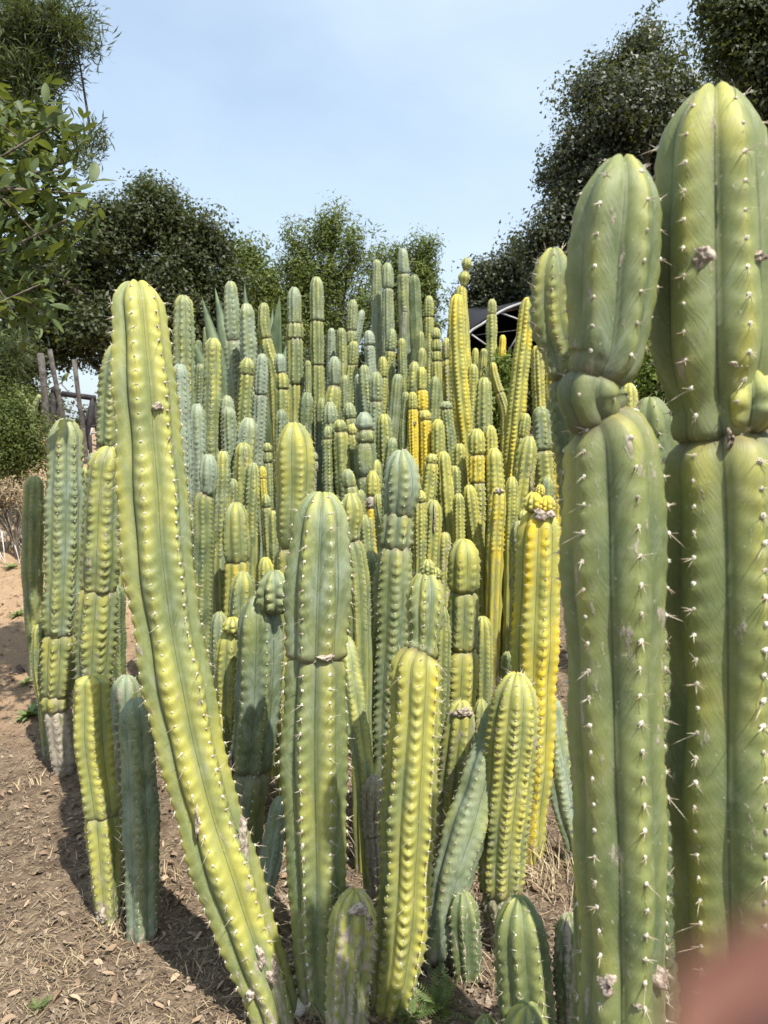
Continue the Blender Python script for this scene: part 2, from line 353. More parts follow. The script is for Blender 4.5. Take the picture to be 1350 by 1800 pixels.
def build_segment(name, root, org, samp, s0, s1, opt, col, seed, free_top, is_base, fine_from, areoles):
    """one growth segment: ribbed surface between arc lengths s0 (below) and s1 (above)"""
    S, P, R = samp; ribs, dep, amp, sp, kr, ka = opt['ribs'], opt['dep'], opt['amp'], opt['sp'], opt['kr'], opt['ka']
    rng = np.random.default_rng(seed)
    R = R * opt.get('rf', 1.0); L = s1 - s0; Rt = float(np.interp(s1 - min(L * .4, .06), S, R)); Rb = float(np.interp(s0 + min(L * .3, .05), S, R))
    ht = min(Rt * (opt['dome'] if free_top else 0.85), L * (.62 if not is_base else .8)); hb = 0 if is_base else min(Rb * opt['bh'], L * .38); ht = min(ht, (L - hb) * .88)
    step = sp / kr; pieces = []
    lo = s0 + hb; hi = s1 - ht
    if hb: pieces.append(s0 + hb * (1 - np.cos(np.linspace(0, np.pi / 2, 7)))[:-1] if False else s0 + hb * np.sin(np.linspace(0, np.pi / 2, 6))[:-1] ** 1.0)
    ff = max(lo, min(fine_from, hi))
    if ff - lo > 0.15: pieces.append(np.linspace(lo, ff, max(3, int((ff - lo) / 0.07)), endpoint=False))
    else: ff = lo
    pieces.append(np.linspace(ff, hi, max(3, int(math.ceil((hi - ff) / step))), endpoint=False))
    pieces.append(hi + ht * np.sin(np.linspace(0, np.pi / 2, max(7, int(ht / step * .8)))))
    s = np.concatenate(pieces); m = len(s)
    C = np.stack([np.interp(s, S, P[:, k]) for k in range(3)], -1)
    Rr = np.interp(s, S, R)
    T = np.stack([np.interp(s, S, np.gradient(P[:, k], S)) for k in range(3)], -1); T /= np.linalg.norm(T, axis=1)[:, None]
    E1 = np.cross(np.array([0, 1.0, 0]), T); E1 /= np.linalg.norm(E1, axis=1)[:, None]; E2 = np.cross(T, E1)
    x = np.clip((s - hi) / ht, 0, 1)
    pe = 0.5 if free_top else 0.42
    prof = np.clip(1 - x ** (2.15 if free_top else 2.6), 0, 1) ** pe
    if free_top: prof = np.maximum(prof, 0.0)
    if hb:
        xb = np.clip((s - s0) / hb, 0, 1); pin = opt['pinch']; prof = prof * (pin + (1 - pin) * np.sqrt(np.clip(1 - (1 - xb) ** 2, 0, 1)))
    lf = 1 + 0.030 * np.sin(s * 9 / max(.05, Rt) * .12 + seed) + 0.018 * np.sin(s * 31 * .06 / max(.03, Rt) + seed * 1.7)
    if not is_base: lf = lf * (0.975 + 0.06 * np.sin(np.pi * np.clip((s - s0) / L, 0, 1)))
    Rr = Rr * prof * lf
    nA = ribs * ka
    u = np.arange(nA) / ka; fr = np.mod(u, 1.0); p = 1 - np.abs(2 * fr - 1)
    # crest is a rounded ridge, the groove a crease
    g = p ** 1.35 * (1 - .18 * np.sin(np.pi * p)) + 0.05 * sstep(.82, 1.0, p)
    v = s1 - s
    ph = rng.uniform(0, 1, ribs); ri = np.floor(u + .5).astype(int) % ribs
    bump_e = np.exp(-(p / .42) ** 2)
    vv = v[:, None] + (0.55 * sp * p)[None, :] * 1.0
    f = np.mod(-vv / sp + ph[ri][None, :], 1.0)             # grows upwards, areole at 0
    bw = 0.55 * np.cos(2 * np.pi * (f + .16)) - 0.95 * np.exp(-((f - .13) / .09) ** 2)
    kk_ = np.floor(-vv / sp + ph[ri][None, :]); hs = np.sin(kk_ * 12.9898 + ri[None, :] * 78.233 + seed) * 43758.5453; bw = bw * (.55 + .85 * (hs - np.floor(hs)))
    if opt.get('tub'):
        ph = .5 * (np.arange(ribs) % 2); f = np.mod(-v[:, None] / sp + ph[ri][None, :] + .5, 1.0); bump_e = np.cos(np.pi / 2 * p) ** .8; bw = .9 * np.sin(np.pi * f) ** 1.1 - .2
    fade = sstep(0.0, .6, 1 - x)[:, None] * (1 if True else 0)
    wv = 0.020 * np.sin(v[:, None] / max(.02, Rt) * 1.9 + 6.3 * rng.uniform(0, 1, ribs)[ri][None, :])
    ribv = 1 + rng.normal(0, .035, ribs)[ri]
    r = Rr[:, None] * (ribv[None, :] * (1 - dep * g[None, :] * (0.75 + .25 * (1 - x))[:, None]) + amp * bump_e[None, :] * bw * (.25 + .75 * fade) + wv)
    tw = opt['rot'] + opt['twist'] * (s - s0) + 0.03 * np.sin(s * 4 + seed)
    th = (2 * np.pi * u / ribs)[None, :] + tw[:, None]
    # ribs near the apex rise a little above the dip at the growing point
    up = np.zeros((m, nA))
    if free_top: up = (x ** 3)[:, None] * Rt * 0.14 * (1 - g[None, :]) * np.sin(np.pi * np.clip(prof, 0, 1))[:, None]
    V3 = C[:, None, :] + r[:, :, None] * (np.cos(th)[:, :, None] * E1[:, None, :] + np.sin(th)[:, :, None] * E2[:, None, :]) + up[:, :, None] * T[:, None, :]
    V = V3.reshape(-1, 3) - np.array(org)
    i = np.arange(m - 1)[:, None]; j = np.arange(nA)[None, :]; j2 = (j + 1) % nA
    Q = np.stack([i * nA + j, i * nA + j2, (i + 1) * nA + j2, (i + 1) * nA + j], -1).reshape(-1, 4)
    um = np.arange(nA + 1) / ka
    vi = np.stack([np.broadcast_to(i, (m - 1, nA)), np.broadcast_to(i, (m - 1, nA)), np.broadcast_to(i + 1, (m - 1, nA)), np.broadcast_to(i + 1, (m - 1, nA))], -1).reshape(-1)
    uj = np.stack([np.broadcast_to(j, (m - 1, nA)), np.broadcast_to(j + 1, (m - 1, nA)), np.broadcast_to(j + 1, (m - 1, nA)), np.broadcast_to(j, (m - 1, nA))], -1).reshape(-1)
    uv1 = np.stack([um[uj], v[vi] + seed % 13], -1)
    uv2 = np.stack([v[vi], np.full(len(vi), Rt)], -1); jd = np.minimum((s - s0) if not is_base else np.full(m, 9.0), (s1 - .25 * ht - s) if not free_top else np.full(m, 9.0)); uv3 = np.stack([s[vi] + opt.get('h0', 0), np.clip(jd, 0, 9)[vi]], -1)
    o = mk(name, V, Q, None, M_CACTUS, root, True, {'rib': uv1, 'seg': uv2, 'height': uv3})
    o.color = (col[0], col[1], col[2], (seed * 0.137) % 1.0)
    # areole positions on the crests
    if areoles is not None:
        lo_v = max(fine_from, s0 + hb * .6)
        for k in range(ribs):
            a0 = k * ka
            nmax = int((s1 - lo_v) / sp) + 2
            sv = s1 + sp * (-np.arange(0, nmax) - 1 + (-ph[k]) % 1.0) ; sv = -(np.arange(nmax) - ph[k]) * sp + s1
            sv = sv[(sv > lo_v) & (sv < s1 - ht * .02)]
            if not len(sv): continue
            pos = np.stack([np.interp(sv, s, V3[:, a0, c]) for c in range(3)], -1)
            tt = tw[0] if m < 2 else np.interp(sv, s, tw)
            ang = 2 * np.pi * k / ribs + tt
            e1 = np.stack([np.interp(sv, s, E1[:, c]) for c in range(3)], -1); e2 = np.stack([np.interp(sv, s, E2[:, c]) for c in range(3)], -1); tn = np.stack([np.interp(sv, s, T[:, c]) for c in range(3)], -1)
            out = np.cos(ang)[:, None] * e1 + np.sin(ang)[:, None] * e2
            xx = np.clip((sv - hi) / ht, 0, 1)[:, None]
            nrm = out * (1 - .8 * xx) + tn * (.05 + .95 * xx); nrm /= np.linalg.norm(nrm, axis=1)[:, None]
            areoles.append((pos, nrm, np.full(len(pos), Rt)))
    return o

NCACT = [0]; CACTI = {}
def cactus(key, label, D, pts, cuts=(), col=(.5, .2, 0), segcol=None, ribs=7, dep=.24, amp=.06, spn=None, rot=None, twist=0.0, group=None,
           near=0, pups=(), scars=(), pinch=.74, dome=1.25, bh=.5, wool=1.0, spine=1.0, indiv=False):
    NCACT[0] += 1; seed = NCACT[0] * 17 + 3; rng = np.random.default_rng(seed)
    Dt, Db = (D if isinstance(D, tuple) else (D, D))
    n = len(pts); P3 = []; RR = []
    for i, (px, py, w) in enumerate(pts):
        d = Dt + (Db - Dt) * (i / max(1, n - 1)); v = at(px, py, d); P3.append((*v, w / 2 * pxm(px, py, d), py))
    last = P3[-1]; zg = gz(last[0], last[1])
    if last[2] > zg + .06:
        dx = (P3[-1][0] - P3[-2][0]) / max(.02, P3[-2][2] - P3[-1][2]); drop = last[2] - zg
        for k in (.5, 1.0):
            P3.append((last[0] + .3 * dx * drop * k, last[1], last[2] - drop * k - (.04 if k == 1 else 0), last[3] * (1 - .16 * k), last[4] + 400 * drop * k))
    else:
        P3.append((last[0], last[1], min(last[2], zg) - .05, last[3] * .95, last[4] + 30))
    A = catmull(np.array(P3)[::-1], 14)                  # base -> top
    keep = np.concatenate([[True], np.linalg.norm(np.diff(A[:, :3], axis=0), axis=1) > 1e-5]); A = A[keep]
    S = np.concatenate([[0], np.cumsum(np.linalg.norm(np.diff(A[:, :3], axis=0), axis=1))])
    pyv = A[:, 4]; o = np.argsort(pyv)
    def s_of(py): return float(np.interp(py, pyv[o], S[o]))
    samp = (S, A[:, :3], A[:, 3])
    Rm = float(np.median(A[:, 3]))
    sp = spn if spn else max(.018, min(.045, Rm * (.50 if near else .60)))
    if rot is None: rot = rng.uniform(0, 6.28)
    else: rot = rot + math.atan2(-P3[n // 2][0], P3[n // 2][1])      # crest or groove turned to the path
    opt = dict(ribs=ribs, dep=dep, amp=amp, sp=sp, kr=(6 if near == 2 else 4.3 if near else 3.6), ka=(10 if near == 2 else 7 if near else 5), rot=rot, twist=twist, pinch=pinch, dome=dome, bh=bh)
    org = A[0, :3].copy(); org[2] += .05
    root = thing('columnar_cactus', label, 'cactus', tuple(org), group)
    ar = []
    bounds = [S[-1]] + [s_of(c) for c in cuts] + [0.0]
    fine = s_of(pts[-1][1] + 25) if P3[-1][2] < P3[n - 1][2] - .1 else 0.0
    for i in range(len(bounds) - 1):
        c = (segcol[min(i, len(segcol) - 1)] if segcol else col)
        s1, s0 = bounds[i], bounds[i + 1]; base = i == len(bounds) - 2
        r0 = float(np.interp(s0, S, A[:, 3]))
        o2 = dict(opt); o2['rot'] = opt['rot'] + (rng.uniform(-.25, .25) if i else 0); o2['rf'] = 1.0 if near else rng.uniform(.92, 1.09); o2['bh'] = opt['bh'] * rng.uniform(.8, 1.35); o2['pinch'] = opt['pinch'] * rng.uniform(.88, 1.05)
        build_segment('stem_segment', root, org, samp, s0 - (0 if base else r0 * .30), s1, o2, c, seed + i, i == 0, base, fine, ar)
    for (px, py, w, hpx) in pups:
        dd = Dt + (Db - Dt) * .0; d = dd - w * .25 * pxm(px, py, dd) if True else dd
        top = np.array(at(px, py, d)); k = pxm(px, py, d); Rp = w / 2 * k; h = hpx * k
        sS = np.linspace(0, h, 8); pP = np.stack([np.full(8, top[0]), np.full(8, top[1]), top[2] - h + sS], -1)
        o2 = dict(opt); o2.update(sp=max(.008, Rp * .62), amp=.17, ribs=8, pinch=.5, bh=.8, dep=.22, kr=10, ka=10, tub=True, h0=1.0)
        build_segment('offset_bud', root, org, (sS, pP, np.full(8, Rp)), 0, h, o2, ((segcol[0] if segcol else col)[0] + .05, (segcol[0] if segcol else col)[1], 0.05), seed + 77, True, False, 0, ar)
    # areoles and spines
    if ar:
        pos = np.vstack([a[0] for a in ar]); nrm = np.vstack([a[1] for a in ar]); rr = np.concatenate([a[2] for a in ar])
        upv = np.array([0, 0, 1.0]); tx = np.cross(upv, nrm); tx /= np.linalg.norm(tx, axis=1)[:, None] + 1e-9; ty = np.cross(nrm, tx)
        face = np.einsum('ij,ij->i', nrm, (CAM - pos) / np.linalg.norm(CAM - pos, axis=1)[:, None])
        sel = np.zeros(len(pos), bool)
        if indiv:
            # the ones that show largest: facing the camera, inside the frame
            rel = pos - CAM; yy = rel[:, 1] * cp - rel[:, 2] * sp_; px_ = CX + F * rel[:, 0] / yy; py_ = CY - F * (rel[:, 1] * sp_ + rel[:, 2] * cp) / yy
            ok = (face > -.25) & (px_ > -20) & (px_ < 1370) & (py_ > -20) & (py_ < 1830)
            idx = np.where(ok)[0]; idx = idx[np.argsort(-face[idx])][:290]; sel[idx] = True
            for q in idx:
                me = areole_mesh(int(rng.integers(0, 9))); ob = bpy.data.objects.new('areole', me); COL.objects.link(ob); ob.parent = root
                k = wool * rng.uniform(.8, 1.2) * rr[q] / .07
                Mx = Matrix(((tx[q, 0], ty[q, 0], nrm[q, 0], 0), (tx[q, 1], ty[q, 1], nrm[q, 1], 0), (tx[q, 2], ty[q, 2], nrm[q, 2], 0), (0, 0, 0, 1)))
                if rng.uniform() < .5: Mx = Mx @ Matrix.Diagonal((-1, 1, 1, 1)) if False else Mx @ Matrix.Rotation(rng.uniform(-.5, .5), 4, 'Z')
                ob.matrix_local = Matrix.Translation(Vector(pos[q] - org)) @ Mx @ Matrix.Scale(k, 4)
        rest = np.where(~sel)[0]
        if len(rest):
            J = Join(); K = Join(); Bs = np.stack([tx, ty, nrm], 1)
            wr = (0.046 if near else .075) * rr * wool
            npl = len(rest)
            V = (OCT_V[None, :, :] * wr[rest, None, None] * rng.uniform(.75, 1.2, (npl, 1, 1))) @ Bs[rest] + pos[rest][:, None, :] - org
            T = OCT_F[None] + (np.arange(npl) * 6)[:, None, None]
            wo_ = mk('areoles', V.reshape(-1, 3), None, T.reshape(-1, 3), M_WOOL, root); wo_['kind'] = 'stuff'
            ns = 4 if near else 2; dirs = rng.normal(0, 1, (npl, ns, 3)) * np.array([.65, .6, .3]) + np.array([0, -.25, .75]); dirs[..., 2] = np.abs(dirs[..., 2]) + .15
            dirs /= np.linalg.norm(dirs, axis=2)[:, :, None]
            ln = rng.uniform(.006, .019, (npl, ns)) * (rr[rest] / .06)[:, None] * spine * (1.0 if near else .85); ln[:, 0] *= np.where(rng.uniform(0, 1, npl) < .25, 1.7, 1)
            use = rng.uniform(0, 1, (npl, ns)) < (.72 if near else .5)
            dw = np.einsum('nsk,nkj->nsj', dirs, Bs[rest])
            ai, si = np.where(use); d = dw[ai, si]; b0 = pos[rest][ai] - org; l = ln[ai, si]
            a = np.cross(d, [.31, .77, .55]); a /= np.linalg.norm(a, axis=1)[:, None]; c = np.cross(d, a)
            rd = (.00055 if near else .0009)
            tip = b0 + d * l[:, None]
            V = np.stack([b0 + rd * a, b0 - .5 * rd * a + .87 * rd * c, b0 - .5 * rd * a - .87 * rd * c, tip], 1).reshape(-1, 3)
            k4 = np.arange(len(b0)) * 4
            T = np.concatenate([np.stack([k4, k4 + 1, k4 + 3], -1), np.stack([k4 + 1, k4 + 2, k4 + 3], -1), np.stack([k4 + 2, k4, k4 + 3], -1)])
            if len(V):
                so_ = mk('spines', V, None, T, M_SPINE, root); so_['kind'] = 'stuff'
    # scars: rough cork lying on the skin
    for (px, py, w, h) in scars:
        axx = np.interp(py, pyv[o], A[o, 0]); axy = np.interp(py, pyv[o], A[o, 1]); Rx = np.interp(py, pyv[o], A[o, 3])
        k = pxm(px, py, axy); q = np.array(at(px, py, axy)); dx = np.clip(q[0] - axx, -.9 * Rx, .9 * Rx)
        cen = np.array([axx + dx, axy - math.sqrt(max(0, Rx * Rx - dx * dx)) * .90, q[2]])
        nn = np.array([dx, cen[1] - axy, 0]); nn /= np.linalg.norm(nn); tx1 = np.cross([0, 0, 1.0], nn)
        V = []; T = []; r2 = np.random.default_rng(seed + int(px))
        na, nr = 16, 5
        for a in range(nr):
            for b2 in range(na):
                th = 2 * math.pi * b2 / na; rr_ = (1 - a / nr) * (1 + .28 * math.sin(3 * th + px) + .18 * math.sin(5 * th + py) + r2.normal(0, .08))
                lx, lz = rr_ * w / 2 * k * math.cos(th), rr_ * h / 2 * k * math.sin(th)
                bulge = -.45 * lx * lx / max(.02, Rx)
                V.append(cen + tx1 * lx + np.array([0, 0, lz]) + nn * ((-.012 if a == 0 else .0045 + r2.normal(0, .0018)) + bulge) - org)
        V.append(cen + nn * .004 - org)
        Qd = [(a * na + b2, a * na + (b2 + 1) % na, (a + 1) * na + (b2 + 1) % na, (a + 1) * na + b2) for a in range(nr - 1) for b2 in range(na)]
        T = [((nr - 1) * na + b2, (nr - 1) * na + (b2 + 1) % na, nr * na) for b2 in range(na)]
        sc_ = mk('scar', V, Qd, T, M_SCAR, root); sc_['label'] = 'rough grey-brown corky scar'
    CACTI[key] = root
    return root
HP = math.pi / 2
def GR(r, o=0.0): return -HP + math.pi / r + math.radians(o)      # a groove faces the path
def CR(o=0.0): return -HP + math.radians(o)                       # a crest faces the path
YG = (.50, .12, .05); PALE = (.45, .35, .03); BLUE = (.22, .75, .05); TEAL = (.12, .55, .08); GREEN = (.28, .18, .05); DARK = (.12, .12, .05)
YEL = (.80, .02, .08); GOLD = (1.05, 0, .10); BRN = (.62, 0, .42)
G_BACK = 'tall cacti in the rows at the back'; G_MID = 'cacti packed in the middle of the bed'; G_FRONT = 'big cacti at the front of the bed'; G_LEFT = 'cacti at the sandy end of the bed'
# ---- front of the bed
cactus('lean', 'tallest yellow-green cactus, leaning in a long curve from the white rock', (2.02, 1.79),
       [(240, 499, 100), (247, 600, 104), (262, 800, 125), (278, 1000, 125), (311, 1200, 123), (357, 1400, 118), (420, 1600, 115), (478, 1765, 92)],
       col=(.55, .30, .10), ribs=7, rot=GR(7, 13), near=2, dep=.25, amp=.045, spn=.036, group=G_FRONT, indiv=True,
       scars=[(292, 716, 18, 14), (436, 1490, 16, 130), (360, 1420, 9, 60), (488, 1690, 22, 46), (466, 1655, 14, 40), (446, 1720, 16, 22)])
cactus('teal', 'short blue-teal spiny cactus standing in litter left of the leaning giant', (2.15, 2.1), [(238, 1228, 54), (243, 1320, 62), (250, 1460, 66), (252, 1640, 56)],
       col=(.12, .62, .06), ribs=6, rot=CR(-14), near=1, dep=.27, amp=.06, spine=1.6, group=G_FRONT)
cactus('stub_blue', 'scarred blue stem half hidden behind the teal cactus', 2.65, [(222, 1188, 50), (218, 1260, 54), (216, 1340, 48)], cuts=(1270,), col=(.15, .65, .30), ribs=6, near=1, amp=.05, group=G_FRONT)
cactus('left_yellow', 'short yellow cactus with a pinched waist and a white cork foot', (2.25, 2.17), [(162, 1190, 64), (164, 1300, 66), (178, 1415, 66), (184, 1500, 58), (190, 1612, 44)],
       cuts=(1424,), col=(.62, .02, .10), ribs=6, rot=CR(4), near=1, dep=.24, amp=.09, pinch=.9, dome=.30, group=G_FRONT, scars=[(186, 1598, 20, 26)])
cactus('left_bumpy', 'knobbly green cactus with white crack scars behind the short yellow one', 2.75, [(193, 786, 50), (184, 850, 60), (178, 1000, 66), (168, 1150, 66), (167, 1260, 62), (176, 1360, 58)],
       cuts=(1027, 1194), col=(.48, .30, .22), ribs=7, rot=CR(10), near=1, dep=.2, amp=.12, pinch=.93, bh=.35, group=G_LEFT, scars=[(190, 952, 10, 34), (170, 1000, 7, 40)])
cactus('left_tall', 'pale knobbly cactus rising behind the leaning giant beside the timber frame', 3.3, [(206, 604, 40), (200, 680, 56), (196, 760, 54), (192, 850, 50)], cuts=(782,), col=(.42, .45, .05), ribs=7, near=1, amp=.13, group=G_LEFT)
cactus('left_pale', 'thick pale blue-green cactus with corky grey foot near the sandy slope', 3.2,
       [(116, 737, 56), (114, 800, 63), (112, 960, 66), (108, 1080, 62), (104, 1180, 58), (100, 1235, 50), (112, 1330, 44)], cuts=(1108, 1215, 1242),
       segcol=[(.42, .55, .04), (.48, .25, .15), (.5, .1, .3), (.38, .1, .62)], ribs=7, rot=GR(7, 4), near=1, dep=.22, amp=.11, pinch=.86, bh=.4, group=G_LEFT)
cactus('left_slim', 'slim smooth cactus with dark chevrons standing farthest out on the sandy slope', 4.2, [(60, 837, 32), (59, 900, 36), (57, 1000, 35), (62, 1100, 32)], col=(.42, .35, .08), ribs=8, near=1, dep=.13, amp=.03, group=G_LEFT)
cactus('left_baby', 'small young stem tucked against the corky-footed cactus', 3.35, [(70, 1098, 24), (68, 1160, 24), (78, 1240, 22)], col=(.45, .35, .1), ribs=7, near=1, amp=.06, group=G_LEFT)
cactus('left_gap1', 'thin pale stem in the gap beside the thick pale cactus', 3.9, [(152, 822, 20), (150, 900, 22), (148, 1000, 22)], col=PALE, group=G_LEFT)
cactus('left_gap2', 'thin blue stem squeezed beside the knobbly green cactus', 3.7, [(166, 796, 24), (163, 880, 26), (160, 1000, 26)], col=BLUE, group=G_LEFT)
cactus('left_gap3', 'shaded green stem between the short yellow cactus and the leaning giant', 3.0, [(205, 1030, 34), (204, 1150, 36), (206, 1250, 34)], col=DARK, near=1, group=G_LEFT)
# centre
cactus('c1', 'big grey-green cactus at front centre with a blue-tinted rounded top', (1.92, 1.83),
       [(567, 867, 96), (563, 950, 106), (557, 1100, 110), (552, 1300, 119), (556, 1500, 112), (558, 1640, 92), (560, 1735, 74)], cuts=(1138,),
       segcol=[(.36, .46, .02), (.36, .32, .04)], ribs=7, rot=GR(7, -4), near=2, dep=.26, amp=.045, spn=.036, pinch=.955, bh=.25, group=G_FRONT, scars=[(578, 1143, 26, 9)], indiv=True)
cactus('c2', 'bright yellow-green knobbly cactus with a paler segment on top, at front centre', (1.98, 1.83),
       [(749, 1003, 58), (748, 1060, 64), (744, 1128, 54), (734, 1165, 80), (730, 1250, 87), (721, 1400, 92), (712, 1580, 90), (700, 1690, 82), (682, 1790, 64)], cuts=(1141,),
       segcol=[(.46, .34, .03), (.68, .05, .03)], ribs=8, rot=CR(-4), near=2, dep=.2, amp=.085, spn=.030, pinch=.8, group=G_FRONT, pups=[(752, 984, 26, 30), (766, 998, 20, 20)], indiv=True)
cactus('c3', 'short stub with a grey scarred top in front of the yellow cactus', (1.74, 1.70), [(624, 1566, 74), (620, 1640, 86), (614, 1730, 84), (610, 1800, 74)], col=(.50, 0, .30), ribs=8, rot=CR(8), near=1, dep=.22, amp=.08, group=G_FRONT,
       scars=[(632, 1580, 30, 18), (650, 1606, 10, 34)])
cactus('c4', 'slanting blue-green cactus with an arched top behind the yellow cactus', (2.24, 1.99), [(906, 1195, 44), (886, 1240, 58), (864, 1310, 70), (833, 1410, 80), (803, 1510, 80), (769, 1655, 58)],
       col=(.24, .62, .04), ribs=6, rot=CR(-20), near=1, dep=.27, amp=.045, spine=1.3, group=G_FRONT)
cactus('c5', 'knobbly olive-brown cactus with dense spines right of the slanting one', (2.1, 2.05), [(908, 1184, 70), (904, 1240, 84), (896, 1340, 86), (884, 1470, 82), (880, 1560, 74), (886, 1640, 50)], cuts=(1562,),
       segcol=[(.62, .02, .18), (.5, 0, .4)], ribs=9, rot=CR(5), near=1, dep=.2, amp=.12, spn=.022, spine=1.3, group=G_FRONT)
cactus('c6', 'tall bright yellow cactus with a cracked grey bud crown beside the thick twin stems', 2.5, [(950, 893, 66), (948, 960, 78), (944, 1080, 82), (940, 1200, 80), (936, 1330, 74), (926, 1500, 60)],
       col=(.92, .04, .08), ribs=7, rot=CR(22), near=1, dep=.25, amp=.07, spn=.034, spine=1.3, group=G_FRONT, pups=[(938, 866, 34, 34), (962, 872, 30, 30), (950, 852, 16, 20)], scars=[(950, 902, 40, 20), (916, 1445, 8, 90)])
cactus('c7', 'yellow-green stub with a bleached scarred crown behind the slanting cactus', 2.35, [(812, 1233, 50), (806, 1290, 60), (796, 1390, 60), (788, 1480, 54)], col=(.55, .08, .30), ribs=8, near=1, amp=.06, group=G_FRONT, scars=[(814, 1246, 34, 16)])
cactus('c8', 'cactus built of three round stacked segments like beads, yellow-green', 2.7, [(815, 949, 54), (815, 1000, 58), (813, 1060, 56), (812, 1100, 54), (808, 1165, 66), (804, 1230, 64), (800, 1300, 60)],
       cuts=(1034, 1134), segcol=[(.56, .06, .03), (.46, .34, .03), (.66, .12, .03)], ribs=7, rot=CR(-12), near=1, dep=.18, amp=.07, pinch=.6, group=G_MID, pups=[(812, 1126, 34, 20)])
cactus('c9', 'thick blue-green cactus with one large swollen knobbly segment on top', 2.6, [(706, 792, 56), (706, 860, 62), (700, 905, 56), (697, 940, 58), (694, 980, 66), (690, 1080, 70), (684, 1200, 66), (680, 1300, 62)],
       cuts=(896, 953), segcol=[(.30, .72, .03), (.42, .48, .03), (.30, .52, .03)], ribs=7, rot=CR(12), near=1, dep=.22, amp=.10, pinch=.88, group=G_MID)
cactus('c10', 'dark blue-green cactus pinched in the middle, a blue bud at its shoulder', 2.35, [(452, 1048, 60), (456, 1100, 76), (452, 1220, 80), (442, 1330, 76), (432, 1400, 82), (420, 1520, 76)], cuts=(1343,), segcol=[(.18, .50, .06), (.22, .45, .15)],
       ribs=6, rot=CR(20), near=1, dep=.28, amp=.05, pinch=.8, group=G_MID, pups=[(482, 1004, 56, 76)], scars=[(400, 1350, 8, 60)])
cactus('c11', 'yellow-green stem wearing a single small round bud as a hat', 2.5, [(406, 1106, 40), (404, 1160, 50), (404, 1290, 48)], col=(.62, .18, .05), ribs=7, near=1, amp=.08, group=G_MID, pups=[(408, 1086, 34, 28)])
cactus('c12', 'pale stem behind the blue bud of the pinched cactus', 2.75, [(428, 1006, 40), (426, 1050, 48), (424, 1150, 46)], col=PALE, ribs=7, near=1, amp=.06, group=G_MID)
cactus('c13', 'plump yellow-green cactus with a smooth rounded head above a yellow waist', 3.2, [(414, 884, 42), (414, 930, 47), (416, 984, 46), (415, 1060, 48), (414, 1160, 46)], cuts=(980,), segcol=[(.46, .34, .02), (.72, .05, .04)], ribs=7, near=1, amp=.05, pinch=.9, group=G_MID)
cactus('c14', 'slender green stem leaning on the plump round-headed cactus', 3.5, [(438, 877, 28), (440, 930, 34), (442, 1020, 32)], col=(.45, .3, .03), near=1, group=G_MID)
cactus('c15', 'green column carrying an egg-shaped icy-blue segment on its tip', 3.2, [(366, 799, 28), (366, 832, 32), (365, 858, 28), (358, 882, 36), (358, 960, 38), (355, 1080, 38), (354, 1200, 36)], cuts=(865,), segcol=[(.2, .95, 0), (.28, .3, .04)], ribs=7, near=1, amp=.05, pinch=.45, bh=.9, group=G_MID)
cactus('c16', 'thin straight olive stem beside the green column with the blue egg', 3.6, [(384, 913, 15), (384, 1000, 18), (383, 1120, 18)], col=(.45, .1, .05), ribs=8, near=1, amp=.05, group=G_MID)
cactus('c17', 'smooth yellow-green club-shaped cactus rising behind the big grey-green one', 2.65, [(517, 744, 52), (518, 790, 62), (518, 880, 64), (512, 945, 50), (510, 1010, 48)], cuts=(962,), col=(.56, .18, .02), ribs=6, rot=GR(6, -10), near=1, dep=.25, amp=.05, pinch=.6, bh=.9, group=G_MID)
cactus('c18', 'narrow yellow-green stem with a pale V at its tip, right of the big grey-green one', (2.35, 2.2), [(606, 1118, 34), (614, 1180, 42), (628, 1280, 44), (642, 1370, 36)], col=(.50, .36, .04), ribs=6, rot=CR(-6), near=1, amp=.06, group=G_MID)
cactus('c19', 'small bumpy stem between the big grey-green cactus and the swollen-headed one', 2.55, [(634, 1086, 28), (634, 1130, 33), (638, 1190, 26)], col=(.48, .2, .05), near=1, amp=.09, group=G_MID)
cactus('c20', 'small grey-barked barrel on a thin neck in the shade', (2.12, 2.10), [(658, 1363, 32), (656, 1400, 40), (656, 1462, 34), (658, 1478, 30), (662, 1535, 28)], cuts=(1468,), col=(.34, .1, .62), ribs=9, near=1, amp=.07, pinch=.7, group=G_MID)
cactus('c21', 'low blue-green stem slanting up against the big grey-green cactus', (2.25, 2.1), [(494, 1400, 28), (484, 1460, 36), (474, 1520, 40), (462, 1575, 34)], col=(.2, .7, .05), ribs=6, near=1, dep=.28, spine=1.4, group=G_MID)
cactus('c22', 'pale egg-shaped segment on a green stem just behind the big grey-green top', 2.45, [(616, 868, 36), (618, 905, 42), (616, 940, 34), (624, 985, 42), (630, 1080, 44)], cuts=(948,), segcol=[(.46, .42, .02), (.45, .3, .03)], near=1, amp=.05, pinch=.5, bh=.8, group=G_MID)
cactus('c23', 'slim blue-grey stem beside the swollen-headed cactus', 2.75, [(652, 968, 26), (652, 1010, 32), (650, 1110, 32)], col=(.35, .5, .03), near=1, group=G_MID)
cactus('c25', 'stubby yellow-green tip peeping out right of the leaning giant', 2.45, [(384, 1256, 24), (388, 1310, 34), (398, 1400, 34)], col=(.48, .3, .04), near=1, group=G_MID)
cactus('c25b', 'hidden blue-green tip low beside the leaning giant', 2.3, [(376, 1330, 22), (386, 1390, 32), (400, 1460, 32)], col=(.25, .5, .04), near=1, group=G_MID)
cactus('c26', 'yellow-green column beside the bead-like stack, over the bark path', 3.0, [(848, 1084, 30), (848, 1130, 36), (846, 1240, 36)], col=(.5, .2, .04), near=1, amp=.06, group=G_MID)
